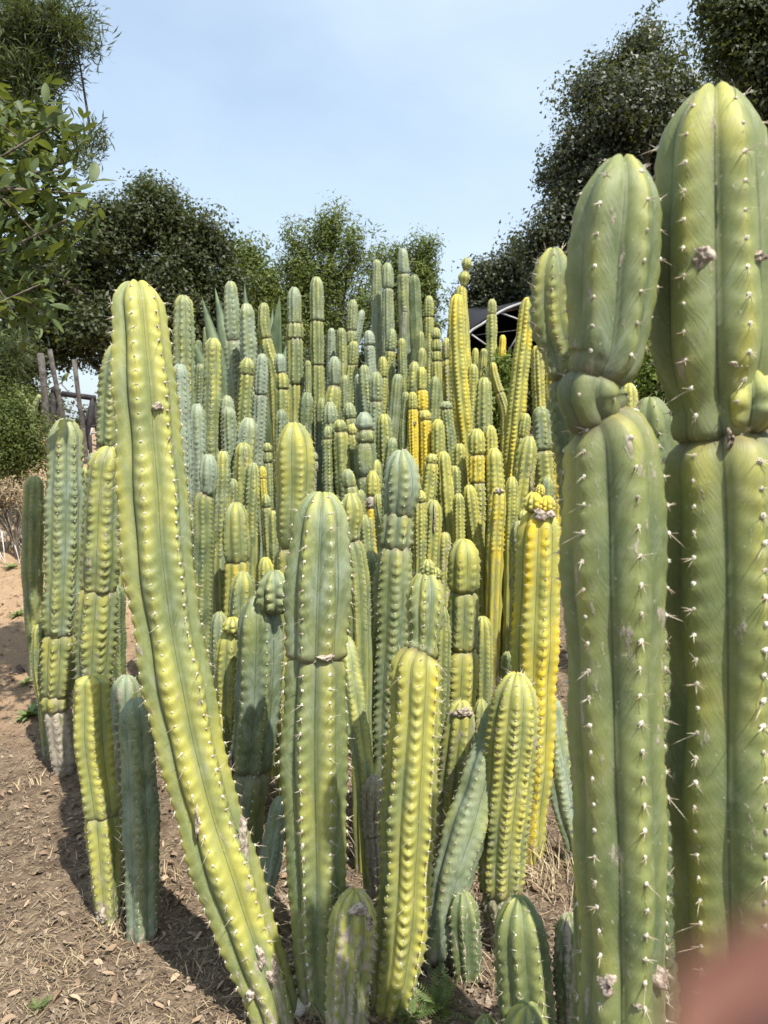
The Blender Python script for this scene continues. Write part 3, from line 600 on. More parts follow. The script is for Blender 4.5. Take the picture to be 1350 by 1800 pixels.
cactus('c27', 'evenly beaded yellow-striped column above the bark path', 4.3, [(856, 917, 30), (856, 960, 36), (852, 1040, 38), (846, 1110, 36)], col=(.60, .15, .03), ribs=8, rot=CR(), near=1, amp=.11, spn=.03, group=G_MID)
cactus('c28', 'arm toppled sideways against the tall bright yellow cactus', (4.4, 4.0), [(872, 932, 22), (888, 962, 32), (914, 1006, 32), (932, 1050, 28)], col=(.58, .25, .03), near=1, amp=.05, group=G_MID)
cactus('c29', 'yellow-green column with pale streak between the swollen head and bead stack', 3.8, [(761, 879, 30), (760, 930, 35), (756, 1010, 35)], col=(.56, .22, .03), near=1, amp=.06, group=G_MID, scars=[(763, 915, 4, 50)])
cactus('c30', 'blue spiny stem crouching behind the tall yellow cactus foot', (2.6, 2.45), [(968, 1226, 40), (976, 1310, 50), (990, 1400, 54), (1008, 1478, 40)], col=(.25, .65, .05), ribs=6, near=1, dep=.28, spine=1.5, group=G_FRONT)
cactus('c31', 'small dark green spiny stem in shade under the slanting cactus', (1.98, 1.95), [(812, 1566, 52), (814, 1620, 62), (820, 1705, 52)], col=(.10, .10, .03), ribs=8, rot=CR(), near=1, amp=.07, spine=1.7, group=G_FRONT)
cactus('c32', 'short dark green cactus with yellow knobs at the front edge', (1.60, 1.56), [(912, 1578, 78), (914, 1640, 96), (922, 1740, 100), (930, 1830, 96)], col=(.27, .05, .04), ribs=8, rot=CR(-6), near=1, amp=.07, spine=1.2, group=G_FRONT)
cactus('c33', 'low scarred dark stem leaning beside the thick twin stems', (1.62, 1.58), [(1000, 1606, 50), (1002, 1680, 62), (1008, 1830, 62)], col=(.25, .02, .45), ribs=8, near=1, amp=.09, spine=1.3, group=G_FRONT)
cactus('c34', 'round green bud-like cactus at the very front edge', (1.46, 1.46), [(926, 1768, 76), (926, 1805, 94), (928, 1850, 90)], col=(.25, .25, .02), ribs=6, near=1, amp=.2, spn=.03, spine=1.6, group=G_FRONT)
cactus('c35', 'tiny green bud cactus beside the weed', (1.55, 1.55), [(854, 1786, 36), (854, 1812, 44), (856, 1850, 40)], col=(.35, .2, .02), ribs=6, near=1, amp=.2, spn=.02, spine=1.4, group=G_FRONT)
# thick twins at the edge
cactus('r1', 'thick smooth green stem with a pinched collar, left of the two nearest giants', 1.0,
       [(1094, 279, 118), (1088, 360, 146), (1078, 460, 152), (1072, 560, 150), (1064, 625, 138), (1052, 655, 118), (1042, 690, 120), (1048, 722, 116), (1070, 770, 162), (1076, 860, 180), (1078, 1000, 178), (1082, 1250, 168), (1090, 1500, 158), (1094, 1800, 146)],
       cuts=(652, 722), segcol=[(.30, .40, .16), (.16, .14, .05), (.34, .22, .18)], ribs=6, rot=GR(6, 8), near=2, dep=.23, amp=.028, spn=.037, pinch=.78, bh=.5, group='two thick cacti at the edge of the path', indiv=True, spine=1.0,
       pups=[], scars=[(1048, 1690, 30, 34), (1098, 1714, 16, 10), (1148, 1690, 16, 40)])
cactus('r2', 'thickest green stem with a round bud at its waist, right of the two nearest giants', 1.03,
       [(1256, 157, 150), (1252, 230, 180), (1252, 340, 190), (1254, 480, 196), (1256, 620, 190), (1262, 720, 150), (1270, 790, 196), (1276, 900, 210), (1280, 1100, 212), (1284, 1400, 206), (1290, 1800, 190)],
       cuts=(748,), segcol=[(.42, .30, .16), (.38, .22, .18)], ribs=6, rot=GR(6, 2), near=2, dep=.21, amp=.030, spn=.035, pinch=.7, bh=.6, group='two thick cacti at the edge of the path', indiv=True,
       pups=[(1312, 652, 118, 108)], scars=[(1201, 468, 34, 46), (1296, 470, 36, 16), (1262, 648, 36, 16), (1246, 772, 14, 30)])
cactus('r3', 'short knobbly yellow-green stem half hidden left of the pinched giant', 1.22, [(974, 438, 62), (970, 500, 76), (972, 570, 78), (990, 640, 66), (1010, 760, 80), (1030, 1000, 84), (1050, 1500, 84)], cuts=(655,), segcol=[(.45, .3, .02), (.2, .2, .04)], ribs=7, near=1, amp=.09, spine=1.7, group='stems behind the thick twins')
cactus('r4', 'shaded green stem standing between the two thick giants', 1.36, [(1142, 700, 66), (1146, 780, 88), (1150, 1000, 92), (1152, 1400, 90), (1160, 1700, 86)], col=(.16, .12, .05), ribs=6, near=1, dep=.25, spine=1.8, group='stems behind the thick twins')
cactus('r5', 'spiny green stem at the foot of the thickest giant', .98, [(1392, 1320, 90), (1396, 1420, 106), (1400, 1600, 110), (1404, 1800, 104)], col=(.3, .1, .04), ribs=7, near=1, amp=.08, spine=1.8, group='stems behind the thick twins')
cactus('r6', 'yellow-green tip showing beyond the pinched collar of the thick giant', 3.3, [(1106, 674, 28), (1106, 730, 36), (1106, 830, 36)], col=(.72, .05, .03), near=1, amp=.08, group=G_BACK)
# ---- rows behind, sandy end first
def row(key, label, D, x, y0, w, y1, cuts=(), col=YG, x1=None, **kw):
    rg = np.random.default_rng(len(key) * 31 + int(x * 7 + y0)); h = y1 - y0; x1 = x + rg.normal(0, .055) * h if x1 is None else x1
    pts = [(x, y0, w * .86), (x + (x1 - x) * .3, y0 + .3 * h, w), (x + (x1 - x) * .65, y0 + .65 * h, w * 1.03), (x1, y1, w)]
    if y0 > 670: pts = [(a, b, c * 1.14) for a, b, c in pts]
    cool = lambda c: (c[0] - (.10 if c[0] < .7 else 0), c[1] + (.16 if c[0] < .7 else 0), c[2] + .04) if x < 720 else (c[0] + .04, c[1], c[2] + .04)
    col = cool(col)
    if 'segcol' in kw: kw['segcol'] = [cool(c) for c in kw['segcol']]
    kw.setdefault('group', G_BACK); kw.setdefault('amp', .15); kw.setdefault('ribs', int(rg.choice([6, 7, 7, 8, 8, 9]))); kw.setdefault('dome', rg.uniform(1.0, 1.6)); kw.setdefault('dep', rg.uniform(.17, .27))
    kw.setdefault('pinch', .68); kw.setdefault('bh', .75); D = D + rg.uniform(-.06, .06)
    return cactus(key, label, D, pts, cuts, col, **kw)
row('b1', 'broad pale yellow-green cactus just right of the leaning giant top', 4.6, 322, 520, 39, 720, col=(.50, .35, .03))
row('b2', 'tall slim blue-green cactus in front of the agave spikes', 5.2, 405, 495, 31, 760, (597,), col=(.40, .55, .06))
row('b3', 'round-headed blue-green cactus beside the upright agave leaf', 5.0, 433, 534, 31, 720, (), col=(.40, .6, .04))
row('b4', 'yellow-flanked column in front of the tall slim blue-green one', 4.4, 375, 595, 33, 840, (), col=(.58, .25, .03), x1=372)
row('b5', 'icy blue-green column with white tip against the leaning giant', 3.6, 316, 640, 35, 880, (), col=(.25, .85, .02), x1=322)
row('b6', 'smaller icy blue column next to the white-tipped one', 4.0, 346, 710, 27, 860, (), col=(.32, .7, .02))
row('b7', 'yellow-topped knobbly column below the round-headed one', 4.45, 435, 630, 29, 790, (655,), col=(.52, .15, .03), pinch=.9)
cactus('b8', 'small bent cactus kinked at its waist beside the pale agave leaf', 5.0, [(464, 533, 18), (464, 570, 21), (467, 592, 19), (472, 620, 22), (482, 650, 23), (486, 720, 22)], (593,), segcol=[(.45, .4, .02), (.55, .1, .05)], amp=.09, group=G_BACK)
row('b9', 'silvery blue column with a hooded tip under the bent cactus', 4.6, 461, 622, 25, 800, (692,), col=(.25, .9, .05))
cactus('b10', 'short stack with a round blue bead on its head', 4.6, [(492, 622, 19), (492, 638, 21), (493, 652, 18), (495, 672, 24), (496, 700, 26), (497, 780, 26)], (654, 682), segcol=[(.2, .95, 0), (.5, .3, .03), (.5, .3, .03)], amp=.09, pinch=.5, group=G_BACK)
row('b11', 'tall straight cactus of four stacked lengths, olive and grey', 5.0, 517, 505, 30, 800, (565, 592, 672), segcol=[(.42, .5, .02), (.52, .15, .08), (.5, .1, .1), (.55, .05, .1)], amp=.05, x1=520, bh=.3, pinch=.88)
row('b12', 'tall cactus with an oval cap pinched off above olive lengths', 5.0, 556, 487, 27, 820, (561, 639), segcol=[(.48, .35, .02), (.5, .1, .1), (.52, .05, .1)], amp=.05, x1=560, bh=.5, pinch=.72)
row('b13', 'whitish thin stem in a pair behind the small egg-headed cactus', 5.3, 583, 577, 17, 700, (), col=(.35, .7, .02))
row('b13b', 'yellow-green partner of the whitish thin stem', 5.25, 600, 577, 20, 720, (), col=(.52, .25, .03))
cactus('b14', 'dangling grey-blue egg on a twisted yellow neck', 4.4, [(588, 627, 22), (588, 650, 24), (588, 672, 18), (586, 690, 26), (584, 712, 28), (584, 780, 28)], (676,), segcol=[(.25, .8, 0), (.5, .2, .1)], amp=.07, pinch=.35, bh=.9, group=G_BACK)
row('b15', 'tall pale column standing before the round green shrub', 5.5, 621, 527, 20, 720, (580, 605), col=(.50, .35, .03))
row('b16', 'short bluish column behind the tall pale one', 5.8, 637, 545, 16, 680, (), col=(.3, .7, .02))
row('b17', 'yellow streaked column in front of the tall pale one', 5.0, 622, 600, 21, 800, (640,), col=(.62, .18, .08))
row('b18', 'white-capped blue stub among the yellow columns', 4.8, 648, 581, 21, 700, (606,), segcol=[(.2, .95, 0), (.28, .8, .1)], pinch=.55)
row('b19', 'first of four towers standing close together, slender and dotted', 6.5, 662, 457, 19, 680, (), col=(.38, .42, .03), amp=.06)
row('b20', 'tower with a rounded cap a third of the way down, dotted pale green', 6.4, 681, 462, 22, 690, (506,), col=(.42, .45, .03), amp=.06)
row('b21', 'highest of the four dotted towers, blue-grey cap on top', 6.7, 708, 437, 23, 690, (480,), segcol=[(.35, .65, .02), (.45, .3, .04)], amp=.06)
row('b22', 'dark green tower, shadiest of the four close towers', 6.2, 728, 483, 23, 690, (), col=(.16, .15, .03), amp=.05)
row('b23', 'thin grey-tipped stem between the pale and the dark towers', 6.0, 712, 538, 10, 640, (548,), col=(.3, .4, .4), pinch=.6)
row('b24', 'slim yellow-grey tower apart from the four, before the green tree', 6.5, 754, 520, 18, 700, (556,), col=(.5, .35, .03))
row('b25', 'stack of flattened round beads beside the slim tower', 5.6, 766, 576, 19, 740, (595, 616, 634), col=(.5, .2, .05), pinch=.5, bh=.9, amp=.07)
row('b26', 'chubby pale cactus with yellow base in front of the four towers', 5.5, 689, 578, 21, 720, (616,), segcol=[(.42, .4, .02), (.62, .1, .08)])
row('b27', 'narrow yellow-green cactus touching the dark tower foot', 5.4, 706, 595, 17, 720, (), col=(.55, .2, .03))
row('b29', 'short green nub right of the dark tower', 5.8, 740, 583, 14, 690, (), col=(.42, .3, .03))
row('b30', 'bumpy small head right of the dark tower foot', 5.3, 742, 612, 17, 700, (), col=(.42, .35, .03), amp=.12)
row('b31', 'yellow-crowned little column of two lengths', 5.0, 673, 627, 19, 780, (662,), col=(.68, .1, .04))
row('b32', 'grey-green column in a tight trio under the four towers', 4.6, 640, 642, 22, 780, (), col=(.42, .4, .03))
row('b33', 'thick dotted column with a pale waist ring in the tight trio', 4.4, 662, 654, 25, 820, (704,), col=(.40, .42, .03))
row('b34', 'narrow bluish column in the tight trio', 4.7, 630, 658, 16, 780, (), col=(.25, .7, .03))
row('b35', 'smooth green column between the trio and the golden stems', 5.0, 700, 658, 21, 800, (), col=(.40, .42, .02), amp=.05)
row('b36', 'pale rounded column above the golden stems', 4.9, 729, 636, 24, 780, (690,), col=(.46, .3, .03))
row('b37', 'column with an orange-gold sleeve between green cap and foot', 4.7, 741, 645, 21, 790, (683, 719), segcol=[(.62, .1, .03), (1.15, 0, .06), (.9, 0, .25)], pinch=.75)
row('b38', 'smooth blue-green column right of the golden sleeve', 4.75, 765, 662, 22, 800, (), col=(.28, .4, .02), amp=.06)
row('b39', 'slim green stem leaning on the golden one', 4.5, 714, 689, 13, 760, (), col=(.45, .2, .03))
row('b39b', 'deep gold stem with a white scab and a ribbed green cap', 4.45, 725, 689, 17, 810, (717,), segcol=[(.65, 0, .05), (1.2, 0, .12)], x1=727, scars=[(729, 744, 7, 8)])
row('b40', 'gold stem with a brown pillbox cap', 4.5, 747, 721, 20, 820, (736,), segcol=[(.7, 0, .3), (1.1, 0, .12)], pinch=.7)
row('b41', 'green leaning stem with a scarred spine and a bead on its tip', 4.55, 783, 706, 20, 860, (717,), segcol=[(.2, .6, 0), (.36, .3, .12)], x1=795, pinch=.6)
row('b42', 'yellow-green finger left of the leaning scarred stem', 4.4, 770, 737, 22, 860, (), col=(.66, .2, .05))
row('b43', 'brownish column half behind the tall golden column', 5.7, 786, 594, 23, 780, (630,), col=(.62, .05, .35))
cactus('b44', 'tall golden column leaning gently, mid bed, with deep parallel grooves', 5.3, [(804, 518, 24), (803, 560, 29), (806, 640, 31), (814, 730, 33), (824, 830, 29)], col=(.90, .05, .08), ribs=7, amp=.09, near=1, group=G_BACK)
cactus('b45', 'yellow column crowned by two stacked balls against the sky', 5.7, [(820, 453, 16), (820, 464, 18), (818, 475, 12), (816, 488, 22), (815, 500, 14), (811, 520, 19), (815, 600, 21), (818, 700, 24)], (475, 503), segcol=[(.52, .25, 0), (.62, .2, 0), (.85, .05, .04)], pinch=.35, bh=.9, amp=.09, group=G_BACK)
row('b46', 'pale bumpy column with a round head in front of the black shade cloth', 6.6, 865, 526, 20, 690, (551,), col=(.48, .3, .02), amp=.12, x1=863, pinch=.85)
row('b47', 'thin golden finger in front of the black shade cloth', 6.3, 884, 589, 14, 680, (), col=(1.1, 0, .03))
row('b48', 'small yellow-green finger at the foot of the shade cloth', 6.2, 836, 612, 15, 720, (), col=(.6, .12, .03))
row('b48b', 'second small finger at the shade cloth foot, a shade greener', 6.15, 851, 613, 14, 720, (), col=(.5, .2, .03))
row('b48c', 'small pale finger behind the thin golden finger', 6.4, 876, 610, 12, 690, (), col=(.5, .25, .03))
cactus('b49', 'curved yellow stem with a dark corky tip bending over the green bush', 5.6, [(866, 637, 13), (869, 660, 16), (878, 690, 18), (888, 725, 19), (889, 780, 20)], (688,), col=(.75, 0, .32), amp=.11, group=G_BACK)
row('b50', 'broad blue-green column right of the tall golden one', 4.8, 851, 664, 30, 800, (), col=(.46, .35, .03), x1=850)
cactus('b51', 'second tall golden column, tapering upward, beside the green bush', 5.0, [(928, 523, 22), (924, 570, 28), (914, 660, 31), (905, 760, 34), (897, 850, 32)], col=(.90, .04, .10), ribs=7, amp=.10, near=1, group=G_BACK)
row('b52', 'grey-lined yellow column behind the second tall golden one', 5.4, 944, 608, 24, 780, (), col=(.78, .1, .25), x1=952)
row('b53', 'yellow-green pointed stem with a grey knot at its waist', 4.8, 925, 727, 19, 820, (768,), col=(.6, .15, .1))
row('b54', 'plump blue-green club right of the pointed stem', 4.6, 950, 715, 28, 860, (789,), segcol=[(.35, .45, .02), (.55, .2, .04)], x1=958, pinch=.6)
row('b55', 'orange-gold column brushing the thick green giant', 4.8, 984, 728, 24, 880, (), col=(1.1, 0, .1), x1=978)
row('b55b', 'slender gold column half hidden by the thick green giant', 5.1, 968, 640, 22, 800, (), col=(.92, .02, .1))
row('b56', 'tight round yellow pinecone-like head on an orange barrel', 4.2, 838, 754, 26, 900, (797, 846), segcol=[(.64, .1, 0), (.95, 0, .12), (.6, 0, .25)], pinch=.5, bh=.6, amp=.13)
row('b57', 'yellow-green leaning wedge beside the pinecone-like head', 4.35, 862, 748, 22, 900, (), col=(.68, .12, .04), x1=868)
row('b57b', 'yellow column in front of the leaning wedge, dotted with spines', 4.2, 868, 788, 28, 900, (), col=(.74, .08, .06), x1=872)
row('b57c', 'short orange-brown stub with a white scab on top', 4.0, 876, 858, 27, 950, (), col=(.85, 0, .22), scars=[(876, 862, 18, 9)])
row('b58', 'yellow-green column with one white stripe down its middle', 4.2, 931, 767, 32, 900, (), col=(.56, .25, .03), scars=[(930, 825, 3, 66)])
row('b59', 'small knobby stem left of the white-striped column', 4.25, 913, 815, 18, 900, (), col=(.56, .2, .05), amp=.13)
row('b60', 'slanting mustard finger above the fallen branch', 4.1, 824, 853, 24, 1000, (), col=(.68, .02, .06), x1=842, ribs=8)
row('b61', 'three-tiered small bud stack near the white scab stub', 4.0, 897, 874, 17, 950, (890, 905), col=(.52, .2, .1), pinch=.5, amp=.14)
row('b62', 'lone green bead on a shaded neck', 3.9, 920, 898, 18, 980, (914,), segcol=[(.42, .35, 0), (.4, .1, .5)], pinch=.4)
row('b63', 'pale scarred stem in the shade behind the tall yellow cactus', 3.7, 912, 916, 26, 1040, (), col=(.4, .3, .35))
row('b64', 'yellow column with dense spine rows at mid bed', 4.0, 779, 794, 27, 960, (), col=(.70, .08, .05), ribs=9, amp=.1)
row('b64b', 'green column shadowing the dense-spined yellow one', 4.15, 799, 819, 20, 960, (), col=(.42, .3, .03))
row('b65', 'knobbly oval head left of the dense-spined yellow one', 4.05, 756, 848, 28, 960, (894,), col=(.52, .25, .04), amp=.13, pinch=.6)
row('b66', 'ringed yellow head sitting on an orange scabbed stem', 3.8, 655, 828, 23, 980, (870, 890), segcol=[(.7, .03, 0), (.4, 0, .95), (1.05, 0, .3)], pinch=.6)
row('b66b', 'knobby yellow-green tip just behind the ringed yellow head', 4.0, 661, 808, 22, 900, (), col=(.56, .15, .03), amp=.12)
row('b67', 'slim yellow-green stem left of the swollen blue head', 3.5, 664, 868, 18, 1000, (), col=(.55, .2, .03))
row('b67b', 'smooth yellow-green stem hugging the swollen blue head', 3.4, 679, 845, 18, 1000, (), col=(.55, .2, .03), amp=.04)
row('b68', 'blue-grey pumpkin-shaped ball on a dark bulging column', 4.0, 640, 725, 32, 900, (752, 775, 835), segcol=[(.2, .85, 0), (.45, .25, .05), (.25, .3, .05), (.15, .2, .1)], pinch=.5, bh=.9, amp=.06)
row('b69', 'pale smooth head left of the bud cluster', 4.25, 580, 707, 23, 840, (740,), col=(.46, .45, .02), pinch=.9)
row('b69b', 'round striped ball above the bud cluster', 4.3, 613, 708, 23, 800, (734,), segcol=[(.45, .4, 0), (.5, .2, .1)], pinch=.5)
row('b69c', 'left column of the knobbly bud cluster, smooth bluish cap', 4.1, 577, 749, 19, 880, (770,), col=(.48, .3, .02), pinch=.75)
row('b69d', 'thick middle column of the knobbly bud cluster', 4.05, 597, 738, 25, 890, (757,), col=(.60, .15, .03), amp=.13, pinch=.7)
row('b69e', 'right column of the knobbly bud cluster with a tiny ball', 4.1, 618, 746, 21, 880, (762,), col=(.56, .2, .03), amp=.12, pinch=.6)
row('b70', 'densely spined dark-notched column right of the pumpkin-shaped ball', 4.2, 675, 728, 25, 860, (), col=(.54, .05, .05), ribs=9, amp=.13)
row('b71', 'dome-headed pale stem above the big grey-green top', 3.6, 610, 825, 25, 930, (852,), col=(.52, .3, .02), pinch=.92, amp=.06)
row('b72', 'dark pile of scarred beads beside the club-shaped cactus', 3.8, 551, 794, 17, 920, (808, 826), col=(.3, .1, .5), pinch=.5, amp=.13)
row('b73', 'blue-flanked column with a yellow crown, under the silvery blue one', 4.0, 438, 735, 33, 880, (), col=(.50, .6, .02))
row('b74', 'yellow knobbly column with a fine white stripe', 3.6, 428, 779, 26, 920, (), col=(.64, .15, .03), amp=.1, scars=[(433, 805, 2.5, 40)])
row('b75', 'yellow-green dome beside the white-striped knobbly one', 3.45, 445, 814, 24, 920, (), col=(.58, .2, .03))
row('b76', 'tiny stacked buds on a thin neck at mid bed', 3.8, 470, 779, 16, 900, (793, 812), col=(.5, .2, .15), pinch=.5, amp=.14)
row('b78', 'leaning yellow-green column right of the icy-blue egg', 3.45, 392, 793, 26, 960, (), col=(.58, .3, .02), x1=388)
row('b79', 'small blue-green dome left of the yellow-topped knobbly column', 4.3, 400, 696, 20, 800, (), col=(.45, .5, .02))
row('b79b', 'grey-green column below the small blue-green dome', 4.2, 402, 716, 24, 860, (), col=(.36, .5, .04))
row('b80', 'orange-yellow beaded stem squeezed between green columns', 3.6, 461, 820, 13, 920, (840,), col=(1.0, 0, .1), amp=.13)
row('b81', 'small bud-topped stem behind the club-shaped cactus', 3.4, 467, 870, 17, 980, (890,), col=(.5, .25, .1))
row('b82', 'thin olive stem next to the club-shaped cactus', 3.3, 480, 898, 15, 1000, (), col=(.5, .15, .05))
row('b83', 'far thin stem beneath the horizontal agave leaf', 6.3, 361, 575, 10, 720, (), col=(.5, .3, .03))
row('b83b', 'far dull green stem beneath the horizontal agave leaf', 6.2, 349, 598, 13, 760, (), col=(.25, .2, .05))
row('b85', 'thin stem between the two tallest olive cacti', 4.9, 541, 634, 13, 760, (), col=(.5, .25, .05))
row('b86', 'short yellow stub low between the plump and club-shaped cacti', 3.1, 466, 980, 26, 1060, (), col=(.74, .02, .05), amp=.09)
row('b87', 'yellow rounded stub touching the big grey-green top', 2.9, 496, 966, 26, 1060, (), col=(.68, .08, .03), amp=.09)
row('b88', 'low green stub in the shade behind the plump cactus', 3.0, 520, 990, 24, 1080, (), col=(.45, .2, .05), amp=.09)
row('b89', 'dull green column filling the gap behind the icy blue pair', 4.7, 352, 640, 20, 760, (), col=(.25, .3, .03))
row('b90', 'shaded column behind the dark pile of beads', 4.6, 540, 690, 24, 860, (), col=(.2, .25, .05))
row('b91', 'dusky column behind the club-shaped cactus head', 4.4, 495, 720, 22, 860, (), col=(.3, .35, .05))
row('b92', 'blue-green column behind the bud cluster', 4.6, 566, 700, 22, 840, (), col=(.28, .35, .05))
row('b93', 'yellow-green column behind the tall golden one', 5.6, 832, 640, 20, 760, (), col=(.6, .12, .04))
row('b94', 'knobbly yellow column behind the slanting mustard finger', 4.4, 808, 780, 22, 900, (), col=(.62, .15, .05), x1=812)
row('b95', 'pale green column beside the plump blue-green club', 5.0, 972, 690, 18, 820, (), col=(.45, .3, .05))
row('b96', 'green column low behind the yellow-striped beaded one', 4.0, 738, 900, 22, 1020, (), col=(.5, .2, .04))
row('b97', 'grey-green column left of the trio beneath the dangling egg', 4.5, 606, 660, 18, 740, (), col=(.42, .35, .05))
row('b98', 'shaded stem behind the egg-shaped pale segment', 3.2, 640, 905, 22, 1040, (), col=(.42, .25, .06))
row('b99', 'dark stem in the gap left of the green column with the blue egg', 3.6, 338, 905, 22, 1100, (), col=(.2, .25, .05))
row('b100', 'dark stem in the gap right of the thin straight olive one', 3.7, 398, 960, 24, 1120, (), col=(.3, .2, .05))

cactus('e2', 'pale blue-green stem just left of the stem with the bud hat', 2.65, [(386, 1076, 26), (386, 1130, 34), (390, 1250, 34)], col=(.36, .5, .03), near=1, group=G_MID)
row('e3', 'reddish-brown scabbed stub under the dense-spined yellow column', 3.85, 782, 936, 21, 1020, (), col=(.6, 0, .35))
cactus('e4', 'green stem in the shade left of the bead-like stack', 2.6, [(778, 1070, 22), (778, 1120, 30), (776, 1220, 30)], col=(.42, .25, .04), near=1, group=G_MID)
cactus('e5', 'small green tip poking up behind the arched slanting cactus', 2.45, [(846, 1230, 26), (846, 1270, 34), (846, 1340, 34)], col=(.38, .3, .04), near=1, amp=.09, group=G_MID)
cactus('e6', 'narrow green stem against the foot of the tall bright yellow cactus', 2.75, [(892, 1146, 20), (892, 1190, 26), (892, 1280, 26)], col=(.36, .3, .04), near=1, amp=.08, group=G_MID)
row('e7', 'low yellow-green dome filling the gap under the pumpkin-shaped ball', 3.6, 634, 862, 20, 960, (), col=(.52, .2, .04))
row('e8', 'knobbly low stub between the ringed yellow head and oval head', 3.7, 738, 862, 22, 960, (880,), col=(.55, .15, .08), amp=.16)
row('e9', 'short yellow stub below the leaning green scarred stem', 3.9, 806, 868, 20, 960, (), col=(.62, .1, .05), amp=.16)
row('e10', 'squat green stub left of the yellow knobbly column with white stripe', 3.5, 408, 842, 22, 930, (), col=(.48, .3, .03), amp=.14)
row('e11', 'squat dusty stub at the foot of the column with the gold sleeve', 4.0, 716, 818, 22, 930, (838,), col=(.5, .25, .15), amp=.15)
row('e12', 'small leaning stub beside the low green dome, dusty yellow', 3.7, 574, 866, 22, 950, (), col=(.58, .15, .05), amp=.15)
row('e13', 'yellow knobbed stub in front of the smooth blue-green column', 4.0, 760, 798, 22, 900, (812,), col=(.66, .08, .06), amp=.16)
row('e14', 'low green knob left of the slim yellow-green finger', 4.1, 690, 770, 20, 870, (), col=(.45, .3, .05), amp=.16)
row('e15', 'grey-green knob under the tall cactus with oval cap', 4.0, 530, 760, 20, 860, (), col=(.36, .4, .1), amp=.15)
row('e16', 'dull yellow knob behind the white-striped column foot', 4.0, 900, 838, 20, 930, (), col=(.62, .1, .12), amp=.16)
row('e17', 'little blue-green knob right of the white-striped column', 4.2, 962, 838, 22, 930, (), col=(.36, .45, .05), amp=.15)
# ------------------------------------------------------------------ trees and shrubs
def leaf_quads(P, N, size, aspect, rng, droop=None):
    n = len(P)
    if N is not None:                        # blades spread facing roughly along N
        nn = N + rng.normal(0, .55, (n, 3)); nn /= np.linalg.norm(nn, axis=1)[:, None]; d = np.cross(nn, rng.normal(0, 1, (n, 3))); d /= np.linalg.norm(d, axis=1)[:, None] + 1e-9; a = np.cross(nn, d)
        s = size * rng.uniform(.6, 1.35, n)[:, None]
        V = np.stack([P - a * s * aspect * 1.35, P + a * s * aspect * 1.35, P + d * s], 1)
        return V.reshape(-1, 3), (np.arange(n) * 3)[:, None] + np.arange(3)[None, :]
    return leaf_any(P, size, aspect, rng, droop)
def leaf_any(P, size, aspect, rng, droop=None):
    """one bent diamond leaf per point: 4 vertices, one quad"""
    n = len(P); d = rng.normal(0, 1, (n, 3)) if droop is None else rng.normal(0, .55, (n, 3)) + droop
    d /= np.linalg.norm(d, axis=1)[:, None]; a = np.cross(d, rng.normal(0, 1, (n, 3))); a /= np.linalg.norm(a, axis=1)[:, None] + 1e-9
    s = size * rng.uniform(.65, 1.3, n)[:, None]
    V = np.stack([P, P + d * s * .5 + a * s * aspect, P + d * s, P + d * s * .5 - a * s * aspect + np.cross(d, a) * s * .12], 1)
    return V.reshape(-1, 3), (np.arange(n) * 4)[:, None] + np.arange(4)[None, :]
